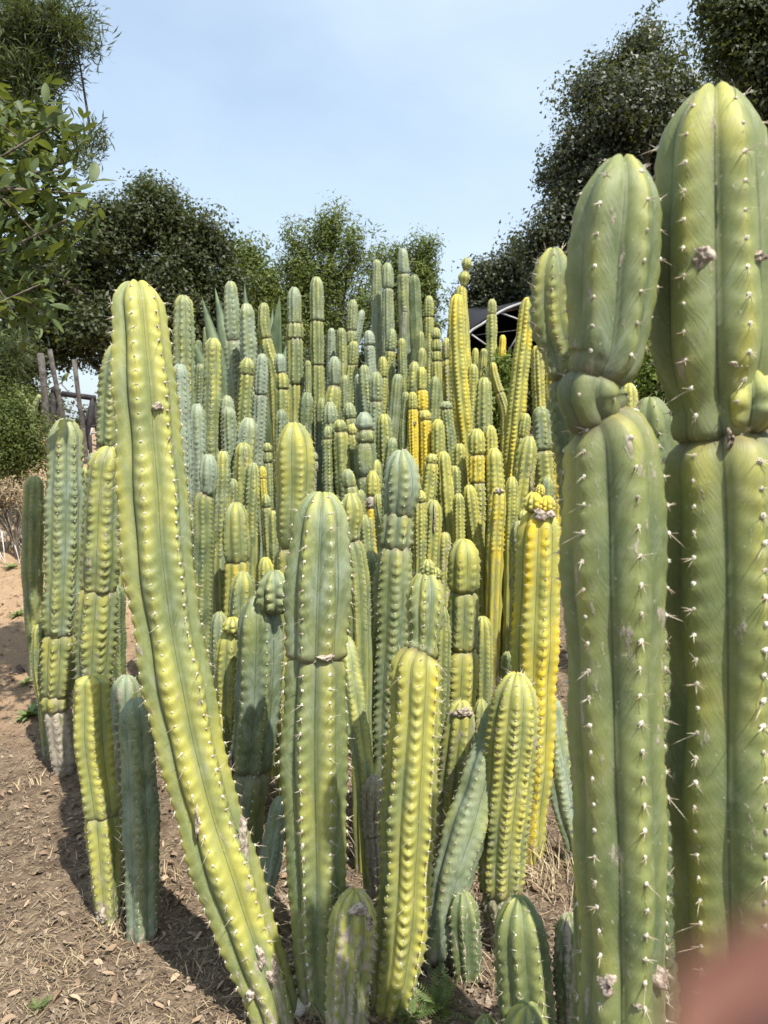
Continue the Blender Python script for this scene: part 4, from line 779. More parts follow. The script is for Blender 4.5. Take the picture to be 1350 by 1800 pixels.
def tree(name, label, cat, base_px, D, blobs, ncl, lpc, leaf, aspect, mat, spread=.32, trunk_r=.16, seed=1, group=None, up=0.35, droop=None, inner=.35, needles=False, stretch=1.0, limbs=18, trunk_mat=None):
    rng = np.random.default_rng(seed); base = at(base_px, 760, D); bx, by = base.x, base.y; bz = gz(bx, by)
    org = np.array([bx, by, bz]); root = thing(name, label, cat, tuple(org), group)
    B = []
    for (px, py, rx, ry, *dd) in blobs:
        d = D + (dd[0] if dd else 0); c = np.array(at(px, py, d)); k = pxm(px, py, d); kk = .55 * spread * max(1, stretch); B.append((c, np.maximum(np.array([rx * k, (rx + ry) / 2 * k * .85, ry * k]) - kk, .35 * np.array([rx * k, (rx + ry) / 2 * k, ry * k]))))
    sub_ = []
    for c, rd in B:
        sub_.append((c, rd * .66))
        for k in range(10):
            d = rng.normal(0, 1, 3); d[2] += .25; d /= np.linalg.norm(d); sub_.append((c + d * rd * rng.uniform(.50, .84), rd * rng.uniform(.18, .46)))
    B = sub_
    wgt = np.array([b[1][0] * b[1][2] for b in B]); wgt /= wgt.sum()
    which = rng.choice(len(B), ncl, p=wgt); cen = np.array([b[0] for b in B])[which]; rad = np.array([b[1] for b in B])[which]
    dirs = rng.normal(0, 1, (ncl, 3)); dirs[:, 2] += up * .6; dirs /= np.linalg.norm(dirs, axis=1)[:, None]
    rr = np.where(rng.uniform(0, 1, ncl) < inner, rng.uniform(.25, .8, ncl), rng.uniform(.80, 1.06, ncl) )
    rr = np.where(rng.uniform(0, 1, ncl) < .08, rr * 1.22, rr)
    cl = cen + dirs * rad * rr[:, None]
    # twig axes: outward and up
    ax = dirs + np.array([0, 0, up]) + rng.normal(0, .35, (ncl, 3)); ax /= np.linalg.norm(ax, axis=1)[:, None]
    nl = np.maximum(4, (lpc * rng.uniform(.5, 1.5, ncl)).astype(int)); idx = np.repeat(np.arange(ncl), nl); n = len(idx)
    t = rng.uniform(-.5, .9, n) * stretch; sp = spread * rng.uniform(.6, 1.35, ncl)[idx]
    g = np.clip(rng.normal(0, .36, (n, 3)), -.62, .62) * sp[:, None] * (1 - .45 * np.clip(t, 0, 1))[:, None]
    P = cl[idx] + ax[idx] * (t * sp)[:, None] + g
    if needles:
        V, Q = leaf_quads(P, None, leaf, aspect, rng, droop=ax[idx] * .8)
    else:
        gd = g / (np.linalg.norm(g, axis=1)[:, None] + 1e-6); V, Q = leaf_quads(P, dirs[idx] * .5 + gd * .9 + np.array([0, 0, .35]), leaf, aspect, rng)
    ok = P[:, 2] > ground_z(P[:, 0], P[:, 1]) + .02
    c_ = Q.shape[1]; V = V.reshape(-1, c_, 3)[ok].reshape(-1, 3); Q = (np.arange(ok.sum()) * c_)[:, None] + np.arange(c_)[None, :]
    mk('crown', V - org, Q if c_ == 4 else None, Q if c_ == 3 else None, mat, root, False)
    # trunk and limbs
    top = cen.mean(0) * .0 + np.average(np.array([b[0] for b in B]), axis=0, weights=wgt)
    H = top[2] - bz; tp = [org + np.array([0, 0, -.15])]
    for k in range(1, 6):
        f = k / 5; tp.append(org + (top - org) * np.array([f ** 1.5, f ** 1.5, f]) * np.array([1, 1, .85]) + rng.normal(0, .06, 3) * H * .1)
    tube('trunk', [p - org for p in tp], [trunk_r * (1.25 if k == 0 else 1 - .13 * k) for k in range(6)], trunk_mat or M_BARK, root, 9)
    J = Join(); pick = rng.choice(ncl, min(limbs + 260, ncl), replace=False)
    for c in pick[:limbs]:
        k = rng.integers(1, 5); a = tp[k]; b = cen[c] + (cl[c] - cen[c]) * .8; m1 = a + (b - a) * .4 + np.array([0, 0, .12 * np.linalg.norm(b - a)]) + rng.normal(0, .05, 3) * np.linalg.norm(b - a); m2 = a + (b - a) * .75 + rng.normal(0, .05, 3) * np.linalg.norm(b - a)
        r0 = trunk_r * rng.uniform(.28, .5); v, q, t3 = tube_arrays([a - org, m1 - org, m2 - org, b - org], [r0, r0 * .65, r0 * .4, r0 * .14], 6, False)
        lo = mk('limb', v, q, None, trunk_mat or M_BARK, root)
    for c in pick[limbs:]:
        if rr[c] > .98: continue
        b = cl[c]; a = b + (cen[c] - b) * .7 + rng.normal(0, .1, 3) * spread; v, q, t3 = tube_arrays([a - org, (a + b) / 2 - org + rng.normal(0, .02, 3), b - org], [.009, .006, .002], 3, False); J.add(v, q)
    if J.n: tw = J.build('twigs', trunk_mat or M_TWIG, root); tw['kind'] = 'stuff'
    return root
G_TR = 'trees around the cactus bed'
tree('oak_tree', 'huge dark evergreen oak towering behind the thick green giants', 'tree', 1150, 12.5,
     [(1130, 230, 165, 150), (1005, 300, 88, 95), (1135, 105, 75, 75), (1060, 170, 80, 75), (1230, 300, 180, 230, 1), (1010, 420, 100, 100), (945, 440, 52, 62), (1250, 470, 200, 150), (975, 520, 85, 70), (1120, 520, 150, 100, .5), (1050, 330, 110, 110, .5)],
     1700, 92, .060, .28, M_OAKG, .40, .30, 11, G_TR, inner=.34, limbs=30)
tree('oak_tree', 'dark overhanging evergreen oak crown at the top behind the tallest giant', 'tree', 1560, 9.0, [(1310, 50, 95, 85), (1370, 150, 110, 110), (1250, 15, 45, 50), (1420, 20, 130, 120)], 420, 90, .054, .28, M_OAK, .34, .22, 12, G_TR)
tree('oak_tree', 'broad dark evergreen tree spreading over the timber frame', 'tree', 215, 14.5,
     [(250, 385, 85, 75), (330, 430, 82, 70), (190, 430, 80, 85), (300, 520, 130, 85), (120, 490, 110, 110), (385, 450, 36, 55), (180, 580, 150, 72), (60, 600, 110, 70), (310, 600, 120, 60), (270, 350, 45, 42), (400, 520, 60, 60), (30, 520, 90, 100), (40, 640, 70, 50)],
     1450, 84, .070, .28, M_OAK, .44, .26, 13, G_TR, inner=.40)
tree('oak_tree', 'smaller green oak filling the gap between the broad tree and round shrub', 'tree', 425, 16, [(440, 520, 50, 60), (444, 458, 24, 36), (428, 478, 44, 44), (468, 505, 40, 44), (400, 555, 80, 60), (475, 560, 50, 56), (420, 620, 80, 60), (510, 600, 60, 50)], 520, 80, .072, .27, M_WILLOW, .40, .16, 14, G_TR, up=.8)
tree('willowy_tree', 'round feathery olive-green tree in the middle of the skyline', 'tree', 572, 13.5, [(572, 428, 55, 48), (520, 435, 36, 38), (620, 445, 36, 45), (572, 510, 85, 60), (520, 490, 36, 50), (560, 590, 90, 55), (640, 480, 22, 34), (640, 570, 50, 60), (500, 560, 40, 60)], 480, 66, .085, .11, M_WILLOW, .34, .12, 15, G_TR, up=1.3, inner=.25, stretch=1.5, limbs=26)
tree('willowy_tree', 'bright feathery green tree behind the four dotted towers', 'tree', 735, 14, [(745, 466, 36, 38), (698, 470, 22, 36), (668, 486, 26, 40), (745, 530, 45, 55), (700, 540, 40, 50), (730, 590, 60, 40)], 330, 75, .085, .11, M_WILLOW, .32, .10, 16, G_TR, up=1.4, inner=.25, stretch=1.5)
tree('oak_tree', 'grey-green scrubby tree above the black shade cloth', 'tree', 860, 15, [(855, 500, 44, 44), (908, 478, 48, 54), (855, 560, 70, 45), (915, 530, 60, 50), (820, 530, 26, 36)], 360, 90, .066, .26, M_OAKG, .36, .14, 17, G_TR)
tree('pine_tree', 'pine with drooping tufted branches reaching in at the upper left', 'tree', -190, 9.5, [(40, 60, 85, 65), (110, 50, 66, 58), (158, 82, 40, 26), (60, 140, 70, 50), (145, 262, 48, 34), (40, 210, 70, 60), (176, 240, 24, 18), (100, 130, 50, 40), (-60, 120, 70, 120), (-70, 330, 80, 90)], 430, 85, .125, .014, M_PINE, .26, .17, 18, G_TR, needles=True, up=.25, inner=.3, stretch=1.2)
tree('juniper_bush', 'feathery bright green conifer branch clump beside the weathered posts', 'bush', -30, 7.2, [(12, 640, 40, 36), (-30, 660, 50, 50), (30, 615, 22, 20), (-20, 720, 60, 50)], 190, 70, .07, .03, M_PINE, .16, .06, 19, None, needles=True, up=.4)
tree('leafy_bush', 'low bright green small-leaved bush at the sandy end of the bed', 'bush', 30, 6.6, [(28, 770, 58, 56), (-20, 780, 60, 70), (62, 800, 32, 42), (20, 830, 50, 40)], 420, 60, .026, .22, M_BUSHD, .22, .03, 20, 'small-leaved bushes', up=1.2, stretch=1.7)
tree('leafy_bush', 'bright small-leaved bush glowing between the two thick giants', 'bush', 1160, 3.9, [(1150, 660, 48, 70), (1185, 720, 40, 80), (1120, 760, 40, 60), (1180, 850, 50, 70)], 420, 60, .022, .22, M_BUSH, .11, .025, 21, 'small-leaved bushes', up=.9)
tree('leafy_bush', 'small green bush between the two tall golden columns', 'bush', 880, 6.0, [(886, 665, 24, 34), (876, 715, 30, 44), (880, 770, 24, 40)], 240, 50, .03, .22, M_BUSH, .12, .02, 22, 'small-leaved bushes', up=.9)
tree('leafy_bush', 'dim green undergrowth plant behind the four dotted towers', 'bush', 690, 8.2, [(660, 640, 60, 40), (740, 640, 60, 40), (560, 650, 80, 40), (460, 640, 70, 50)], 300, 50, .05, .2, M_OAK, .25, .04, 23, 'small-leaved bushes', up=.6)
tree('leafy_bush', 'dark green undergrowth behind the shade cloth foot', 'bush', 960, 9.5, [(830, 680, 60, 40), (930, 680, 70, 50), (1040, 660, 80, 60), (1140, 640, 80, 60)], 300, 50, .05, .2, M_OAK, .28, .04, 24, 'small-leaved bushes', up=.6)
tree('leafy_bush', 'shadowy shrubbery massed behind the posts under the broad tree', 'bush', 40, 13, [(10, 690, 70, 50), (70, 730, 60, 36), (-60, 680, 80, 80), (150, 760, 70, 34), (30, 640, 50, 40), (220, 740, 60, 40)], 380, 60, .06, .25, M_OAK, .30, .05, 25, 'small-leaved bushes', up=.6)
# broadleaf tree close by on the left: each leaf an object
def broad_leaf_mesh(seed):
    r = np.random.default_rng(seed); n = 7; V = []
    for i in range(n):
        t = i / (n - 1); w = .19 * math.sin(math.pi * min(1, t * .93 + .05)) ** .75 * (1 + .25 * t); z = -.13 * t * t
        for k, x in enumerate((-w, 0, w)): V.append((x, t, z + (.05 if k != 1 else 0) * (w / .2) + r.normal(0, .006)))
    Q = [(i * 3 + k, i * 3 + k + 1, (i + 1) * 3 + k + 1, (i + 1) * 3 + k) for i in range(n - 1) for k in range(2)]
    o = mk('leaf', V, Q, None, M_BROAD); me = o.data; bpy.data.objects.remove(o); return me
LEAF = [broad_leaf_mesh(s) for s in range(4)]
def place(root, me, name, pos, ydir, zdir, scale, org):
    y = Vector(ydir).normalized(); z = Vector(zdir); x = y.cross(z).normalized(); z = x.cross(y)
    ob = bpy.data.objects.new(name, me); COL.objects.link(ob); ob.parent = root
    ob.matrix_local = Matrix.Translation(Vector(pos) - Vector(org)) @ Matrix((x, y, z)).transposed().to_4x4() @ Matrix.Scale(scale, 4)
    return ob
def broadleaf():
    rng = np.random.default_rng(5); D = 2.9; b = at(-330, 760, D + .1); org = Vector((b.x, b.y, gz(b.x, b.y)))
    root = thing('broadleaf_tree', 'broad-leaved tree whose leafy boughs hang in at the left edge', 'tree', org, G_TR)
    tp = [org + Vector((0, 0, -.1)), org + Vector((.03, 0, .7)), org + Vector((-.03, .03, 1.5)), org + Vector((.05, 0, 2.3)), org + Vector((.02, 0, 3.1))]
    tube('trunk', [p - org for p in tp], [.075, .062, .055, .045, .03], M_BARK, root, 9)
    ends = [(120, 205, -.2), (150, 340, -.1), (60, 275, .2), (118, 385, 0), (40, 330, .3), (90, 440, .1), (70, 500, -.1), (110, 300, .15), (30, 240, .1), (20, 420, .2), (78, 545, .15), (30, 560, 0), (-10, 480, .3), (-20, 300, 0), (10, 180, .1)]
    n = 0
    for e, (px, py, dd) in enumerate(ends):
        tip = at(px, py, D + dd); st = tp[2 + e % 3]; st = Vector((st.x, st.y, max(st.z, tip.z - .55)))
        if st.z > tp[-1].z: st = tp[-1]
        mid = st.lerp(tip, .5) + Vector((0, 0, .06 + .05 * rng.normal())); pts = [st, st.lerp(mid, .55) + Vector((0, 0, .02)), mid, mid.lerp(tip, .5) + Vector((0, .02, .02)), tip]
        tube('branch', [p - org for p in pts], [.014, .011, .008, .005, .0025], M_TWIG, root, 6)
        for k in range(20):
            f = rng.uniform(.62, 1.0); i = min(3, int(f * 4)); p = pts[i].lerp(pts[i + 1], f * 4 - i)
            ax = (pts[i + 1] - pts[i]).normalized(); d = ax * rng.uniform(.2, 1.0) + Vector(rng.normal(0, .6, 3)) + Vector((0, 0, .25))
            off = Vector(rng.normal(0, .035, 3)); zz = Vector(rng.normal(0, .45, 3)) + Vector((.1, -.3, .8))
            place(root, LEAF[int(rng.integers(0, 4))], 'leaf', p + off, d, zz, rng.uniform(.06, .10), org); n += 1
    # deeper foliage of the same tree, too dense to pick apart
    cs = [(20, 220), (60, 260), (10, 300), (70, 330), (30, 380), (80, 400), (20, 440), (60, 470), (10, 520), (50, 560), (-20, 350), (-30, 450), (100, 360), (-40, 250), (90, 240)]
    J = Join(); V0 = np.array([v.co[:] for v in LEAF[0].vertices]); Q0 = np.array([p.vertices[:] for p in LEAF[0].polygons])
    for px, py in cs:
        c0 = at(px, py, D + .55)
        for k in range(80):
            p = c0 + Vector(rng.normal(0, .075, 3)); d = Vector(rng.normal(0, 1, 3)) + Vector((.5, -.2, .4)); y = d.normalized(); z = Vector(rng.normal(0, .5, 3)) + Vector((0, -.3, .8)); x = y.cross(z).normalized(); z = x.cross(y)
            M3 = np.array([x[:], y[:], z[:]]); J.add(V0 @ M3 * rng.uniform(.05, .085) + np.array((p - org)[:]), Q0)
    fo = J.build('inner_foliage', M_BROAD, root); fo['kind'] = 'stuff'
    return root
broadleaf()
# ------------------------------------------------------------------ agave behind the left rows
def agave():
    D = 6.0; b = at(450, 720, D); org = Vector((b.x, b.y, gz(b.x, b.y))); root = thing('agave', 'large agave with broad pointed grey-green leaves behind the left rows', 'agave', org)
    tips = [(355, 522, 0), (378, 505, .25), (330, 577, -.2), (430, 500, .15), (492, 520, -.15), (466, 560, .3), (505, 600, .2), (415, 560, .35), (345, 640, -.3), (535, 640, -.1), (480, 540, .4), (400, 620, -.35)]
    for i, (px, py, dd) in enumerate(tips):
        tip = at(px, py, D + dd); c = Vector((b.x, b.y, org.z + .35)) + (Vector((tip.x, tip.y, 0)) - Vector((b.x, b.y, 0))) * .12
        L = (tip - c).length; axis = (tip - c).normalized(); side = axis.cross(Vector((0, 1, .25))).normalized() if i != 4 else Vector((1, 0, -.3)).normalized(); nn = side.cross(axis).normalized()
        V = []; m = 9
        for k in range(m):
            t = k / (m - 1); w = .15 * (1 - t ** 1.8) * (.55 + .9 * min(1, t * 2.2) * .5) + .001; cen = c + axis * (L * t) - Vector((0, 0, .10 * math.sin(math.pi * t) * -.4)) - org
            for x, z in ((-1, .35), (-.5, .06), (0, 0), (.5, .06), (1, .35)): V.append(cen + side * (w * x) + nn * (w * z))
            for x, z in ((.5, -.12), (0, -.28), (-.5, -.12)): V.append(cen + side * (w * x) + nn * (w * z))
        Q = [(a * 8 + j, a * 8 + (j + 1) % 8, (a + 1) * 8 + (j + 1) % 8, (a + 1) * 8 + j) for a in range(m - 1) for j in range(8)]
        mk('leaf', [tuple(v) for v in V], Q, None, M_AGAVE, root)
    V, Q, T = tube_arrays([(0, 0, -.05), (0, 0, .2), (0, 0, .45)], [.12, .14, .10], 10); mk('core', V, Q, T, M_AGAVE, root)
agave()
# ------------------------------------------------------------------ shade tunnel
def shade():
    D = 11.0; org = at(940, 640, D + 1.5); org.z = gz(org.x, org.y); root = thing('shade_tunnel', 'black shade-cloth tunnel on white pipe hoops behind the golden columns', 'tunnel', org)
    hoop = [(816, 640), (818, 605), (826, 584), (850, 568), (878, 549), (905, 537), (935, 530), (970, 531), (1005, 540), (1040, 560), (1062, 590), (1068, 640)]
    def hp(d, dx=0, dy=0): return [at(px + dx, py + dy, d) for px, py in hoop]
    front = [at(px, py, D) for px, py in hoop]; bk = [(786, 640), (788, 580), (796, 556), (826, 546), (862, 544), (900, 539), (935, 533), (970, 533), (1010, 538), (1050, 552), (1076, 590), (1080, 640)]; back = [at(px, py, D + 3.2) for px, py in bk]; lerp = lambda t: [a.lerp(b, t) for a, b in zip(front, back)]
    for nm, pts in (('hoop', front), ('hoop', [p - Vector((0, 0, .05)) for p in lerp(.5)]), ('hoop', [p - Vector((0, 0, .03)) for p in back])):
        A = catmull([tuple(p - org) for p in pts], 4); tube(nm, A, [.020] * len(A), M_PIPE, root, 8)
    V = []; m = len(hoop)
    for t in (.05, .25, .5, .75, 1.04):
        for p in lerp(t): V.append(tuple(p + Vector((0, 0, .04 - .02 * math.sin(t * 9))) - org))
    Q = [(a * m + j, a * m + j + 1, (a + 1) * m + j + 1, (a + 1) * m + j) for a in range(4) for j in range(m - 1)]
    o = mk('shade_cloth', V, Q, None, M_CLOTH, root); sm = o.modifiers.new('thickness', 'SOLIDIFY'); sm.thickness = .008
    V = [tuple(p - org) for p in back]; n = len(V); V += [(v[0], v[1], org.z * 0 - .05) for v in V]
    Q = [(j, j + 1, n + j + 1, n + j) for j in range(n - 1)]
    o = mk('end_wall', V, Q, None, M_CLOTH, root); sm = o.modifiers.new('thickness', 'SOLIDIFY'); sm.thickness = .008
    for a, b2 in (((877, 549), (925, 566)), ((829, 588), (856, 607)), ((925, 566), (893, 618)), ((960, 548), (1000, 590))):
        p, q = at(*a, D + .02), at(*b2, D + .02); tube('brace', [p - org, q - org], [.012, .012], M_PIPE, root, 8)
    p, q = at(829, 590, D + .05), at(912, 580, D + .05); tube('wire', [p - org, q - org], [.005, .005], M_WOODG, root, 5)
    for p in (front[0], front[-1]):
        tube('post', [p - org, Vector((p.x, p.y, gz(p.x, p.y) - .1)) - org], [.026, .026], M_PIPE, root, 8)
shade()
# ------------------------------------------------------------------ posts and timber frame beyond the left end
def post(label, D, p0, p1, w):
    a, b = at(*p0, D), at(*p1, D); g = gz(b.x, b.y); b = b + (b - a) * max(0, (b.z - g) / max(.05, a.z - b.z)); b.z = g - .05
    r = w / 2 * pxm(*p0, D); V = []; d = (a - b).normalized(); sx = d.cross(Vector((0, 1, 0))).normalized(); sy = d.cross(sx)
    prof = [(-1, -.7), (-.8, -1), (.8, -1), (1, -.7), (1, .7), (.8, 1), (-.8, 1), (-1, .7)]
    for k in range(6):
        c = b.lerp(a, k / 5) + sx * (r * .12 * math.sin(k * 2.1 + w))
        for x, y in prof: V.append(tuple(c + sx * (r * x) + sy * (r * y * .8) - b))
    V.append(tuple(a - b)); Q = [(k * 8 + j, k * 8 + (j + 1) % 8, (k + 1) * 8 + (j + 1) % 8, (k + 1) * 8 + j) for k in range(5) for j in range(8)]
    T = [(40 + j, 40 + (j + 1) % 8, 48) for j in range(8)]
    o = mk('wooden_post', V, Q, T, M_WOODG, None, False); o.location = b; tag(o, label, 'post', 'weathered posts by the sandy end')
post('thick weathered grey post standing upright beside the conifer clump', 8.6, (72, 621), (84, 760), 10)
post('slim weathered post tilting beside the thick upright one', 8.9, (87, 614), (118, 770), 7)
post('dark tilting post in front of the black timber frame', 8.4, (130, 632), (152, 800), 7)
def frame():
    D = 9.4; org = at(140, 780, D); org.z = gz(org.x, org.y); root = thing('timber_frame', 'black timber gate frame with angled legs under the broad tree', 'frame', org)
    def bar(nm, a, b, r, dd=0, mat=M_WOODD):
        p, q = at(*a, D + dd), at(*b, D + dd); tube(nm, [p - org, q - org], [r, r], mat, root, 4)
    bar('beam', (108, 692), (168, 700), .035)
    for a, b, dd in (((164, 698), (152, 830), 0), ((164, 700), (178, 775), .3), ((94, 690), (92, 800), .1), ((100, 700), (112, 790), .2)):
        p, q = at(*a, D + dd), at(*b, D + dd); g = gz(q.x, q.y); q = Vector((q.x, q.y, g - .05)); tube('leg', [p - org, q - org], [.035, .045], M_WOODD, root, 4)
    bar('board', (92, 684), (104, 690), .05, .1); bar('rail', (140, 752), (176, 748), .018); bar('diagonal', (158, 715), (140, 770), .018)
frame()
def pipes():
    D = 8.0; org = at(170, 790, D); org.z = gz(org.x, org.y); root = thing('pipe_rack', 'jumble of pale pipes on a low rack beside the timber frame', 'rack', org)
    for a, b in (((162, 752), (156, 778)), ((160, 762), (176, 760)), ((164, 774), (182, 772)), ((166, 790), (176, 782)), ((150, 806), (180, 802))):
        tube('pipe', [at(*a, D) - org, at(*b, D) - org], [.010, .010], M_PIPE, root, 6)
    for px in (158, 172):
        p = at(px, 765, D); tube('leg', [p - org, Vector((p.x, p.y, gz(p.x, p.y) - .03)) - org], [.02, .02], M_WOODD, root, 6)
pipes()
# pale columns of a small cactus beyond the bush
for k, (lab, pts) in enumerate((('pale leaning far cactus arm seen past the bush beside the posts', [(36, 690, 9), (44, 706, 10), (56, 726, 10), (62, 760, 10)]), ('second pale far cactus arm crossing behind the thick post', [(70, 694, 8), (62, 712, 9), (56, 740, 9), (54, 770, 9)]))):
    cactus('far%d' % k, lab, 9.6, pts, col=(.45, .5, .02), group='far cacti beyond the bush')
# ------------------------------------------------------------------ ground cover
def litter():
    rng = np.random.default_rng(3)
    def spots(n, y0, y1, pw):
        y = y0 + (y1 - y0) * rng.uniform(0, 1, n) ** pw; x = rng.uniform(-.98, .75, n) * (y + .3); return x, y
    # straw
    x, y = spots(80000, 1.0, 6.5, 1.8); dens = np.sin(3.1 * x + 1) * np.sin(2.7 * y) + .6 * np.sin(7 * x - 5 * y); k = rng.uniform(-1.3, 1.3, len(x)) < dens + .2; x, y = x[k], y[k]; n = len(x)
    a = rng.uniform(0, np.pi, n); L = rng.gamma(2.2, .011, n) + .008; w = rng.uniform(.0004, .0011, n); z = ground_z(x, y) + rng.uniform(.001, .013, n); tl = rng.normal(0, .16, n)
    d = np.stack([np.cos(a), np.sin(a), tl], -1) * L[:, None]; s_ = np.stack([-np.sin(a), np.cos(a), 0 * a], -1) * w[:, None]; P = np.stack([x, y, z], -1)
    mid = P + np.stack([rng.normal(0, .08, n) * L, rng.normal(0, .08, n) * L, rng.uniform(-.002, .006, n)], -1)
    V = np.stack([P - d / 2 - s_, P - d / 2 + s_, mid + s_, mid - s_, P + d / 2 + s_ * .4, P + d / 2 - s_ * .4], 1).reshape(-1, 3); b = (np.arange(n) * 6)[:, None]
    Q = np.concatenate([b + np.array([[0, 1, 2, 3]]), b + np.array([[3, 2, 4, 5]])])
    o = mk('straw_litter', V, Q, None, M_DRY, None, False); tag(o, 'dry straw and grass stalks strewn over the soil', 'straw', kind='stuff')
    # bark chips and crumbs
    x, y = spots(74000, 1.0, 6.5, 1.8); n = len(x); a = rng.uniform(0, 2 * np.pi, n); L = rng.gamma(2.0, .0024, n) + .002; z = ground_z(x, y) + rng.uniform(.001, .010, n)
    u = np.stack([np.cos(a), np.sin(a), rng.normal(0, .35, n)], -1) * L[:, None]; s_ = np.stack([-np.sin(a), np.cos(a), rng.normal(0, .5, n)], -1) * (L * rng.uniform(.2, .7, n))[:, None]; P = np.stack([x, y, z], -1)
    V = np.stack([P - u, P + s_ - u * rng.uniform(-.5, .5, n)[:, None], P + u, P - s_ + u * rng.uniform(-.5, .5, n)[:, None]], 1).reshape(-1, 3)
    o = mk('bark_mulch', V, (np.arange(n) * 4)[:, None] + np.arange(4)[None, :], None, M_CHIP, None, False); tag(o, 'brown and grey bark crumbs covering the soil', 'mulch', kind='stuff')
    # dead leaves: oval, cupped, seven points round a raised midrib
    x, y = spots(4600, 1.0, 5.5, 1.6); n = len(x); a = rng.uniform(0, 2 * np.pi, n); L = rng.uniform(.006, .017, n) * rng.choice([.7, 1, 1.3], n); z = ground_z(x, y) + rng.uniform(.003, .014, n)
    u = np.stack([np.cos(a), np.sin(a), rng.normal(0, .25, n)], -1) * L[:, None]; s_ = np.stack([-np.sin(a), np.cos(a), rng.normal(0, .35, n)], -1) * (L * rng.uniform(.3, .55, n))[:, None]; P = np.stack([x, y, z], -1)
    up = np.stack([0 * a, 0 * a, L * rng.uniform(.1, .5, n)], -1); curl = np.stack([0 * a, 0 * a, L * rng.normal(0, .35, n)], -1)
    V = np.stack([P - u, P - u * .5 + s_ * .75 + up, P + u * .1 + s_ + up, P + u * .65 + s_ * .6 + up + curl * .5, P + u + curl, P + u * .65 - s_ * .6 + up + curl * .5, P + u * .1 - s_ + up, P - u * .5 - s_ * .75 + up, P + u * .1], 1).reshape(-1, 3); b = (np.arange(n) * 9)[:, None]
    T = np.concatenate([b + np.array([[k, (k + 1) % 8, 8]]) for k in range(8)])
    o = mk('leaf_litter', V, None, T, M_LITTER, None, False); tag(o, 'brown fallen leaves scattered over the soil', 'leaf litter', kind='stuff')
    # standing dry grass tufts
    J = Join()
    for (px, py, num, h) in ((470, 1770, 40, .07), (540, 1790, 40, .06), (620, 1795, 30, .06), (215, 1640, 40, .07), (300, 1560, 30, .06), (975, 1560, 60, .10), (960, 1500, 50, .10), (1000, 1540, 60, .12), (930, 1580, 40, .08), (830, 1720, 30, .06), (640, 1530, 25, .06), (60, 1380, 25, .06), (150, 1500, 30, .06), (340, 1700, 30, .05), (120, 1700, 30, .05), (880, 1060, 25, .1), (870, 1010, 25, .1), (30, 960, 50, .15), (60, 990, 40, .12), (20, 880, 70, .22), (55, 870, 60, .22)):
        r = ray(px, py); y = .8
        while CAMH + r.z / r.y * y > gz(r.x / r.y * y, y) and y < 9: y += .02
        cx, cy = r.x / r.y * y, y
        for k in range(num):
            bx, by = cx + rng.normal(0, .05), cy + rng.normal(0, .05); d = np.array([rng.normal(0, .6), rng.normal(0, .6), 1.0]) * h * rng.uniform(.4, 1.2); s_ = np.array([.0012, .0006, 0]) * (1 + y / 3); p = np.array([bx, by, gz(bx, by) - .005])
            J.add([p - s_, p + s_, p + d * .6 + s_ * .7, p + d * .6 - s_ * .7, p + d * np.array([1.3, 1.3, .9])], [(0, 1, 2, 3)], [(3, 2, 4)])
    o = J.build('dry_grass', M_DRY, None, False); tag(o, 'tufts of standing dry grass between the cacti', 'grass', kind='stuff')
litter()
def hit(px, py):
    r = ray(px, py); y = .6
    while CAMH + r.z / r.y * y > gz(r.x / r.y * y, y) and y < 30: y += .01
    x = r.x / r.y * y; return Vector((x, y, gz(x, y)))
def rock(label, px, py, w, h, seed, mat=None):
    c = hit(px, py); rng = np.random.default_rng(seed); k = pxm(px, py, c.y); V = []; n, m = 12, 7
    for i in range(m):
        a = -.35 * math.pi / 2 + i / (m - 1) * 1.35 * math.pi / 2
        for j in range(n):
            th = 2 * math.pi * j / n; f = 1 + .13 * math.sin(3 * th + seed) + .10 * math.sin(2 * th + 2 * a * 2) + rng.normal(0, .045)
            V.append((math.cos(a) * math.cos(th) * w / 2 * k * f, math.cos(a) * math.sin(th) * w / 2 * k * f * .8, math.sin(a) * h * k * f))
    Q = [(i * n + j, i * n + (j + 1) % n, (i + 1) * n + (j + 1) % n, (i + 1) * n + j) for i in range(m - 1) for j in range(n)]
    o = mk('rock', V, Q, None, mat or M_ROCK); o.location = c; tag(o, label, 'rock', 'stones on the soil')
rock('whitish stone lying at the foot of the leaning giant', 512, 1782, 56, 26, 1)
rock('small pale stone beside the dry grass at the front', 548, 1762, 30, 14, 2)
rock('brown clod on the sandy slope', 34, 1182, 20, 12, 3, M_BARK)
def fallen():
    a, b = hit(800, 1010), hit(846, 1046); p = [a + Vector((0, 0, .03)), a.lerp(b, .5) + Vector((0, 0, .035)), b + Vector((0, 0, .02))]
    o = tube('fallen_branch', [q - a for q in p], [.022, .02, .014], M_WOODG, None, 7); o.location = a; tag(o, 'grey fallen branch on the bark under the mustard finger', 'branch')
fallen()
# weeds
def weed(label, px, py, n, size, kind=0, seed=0, group='green weeds on the soil'):
    c = hit(px, py); rng = np.random.default_rng(seed + 40); root = thing('weed', label, 'weed', c, group)
    for k in range(n):
        a = 2 * math.pi * k / n + rng.normal(0, .25); el = rng.uniform(.3, 1.1); d = Vector((math.cos(a) * math.cos(el), math.sin(a) * math.cos(el), math.sin(el)))
        if kind == 0:
            ob = place(root, WEEDLEAF, 'leaf', c + Vector((0, 0, .004)), d, Vector((-d.x * .5, -d.y * .5, 1)), size * rng.uniform(.7, 1.2), c)
        else:
            ob = place(root, FERN, 'frond', c + Vector((0, 0, .004)), d, Vector((-d.x * .5, -d.y * .5, 1)), size * rng.uniform(.7, 1.2), c)
def mesh_of(name, V, Q, T, mat):
    o = mk(name, V, Q, T, mat, None, False); me = o.data; bpy.data.objects.remove(o); return me
V = []; 
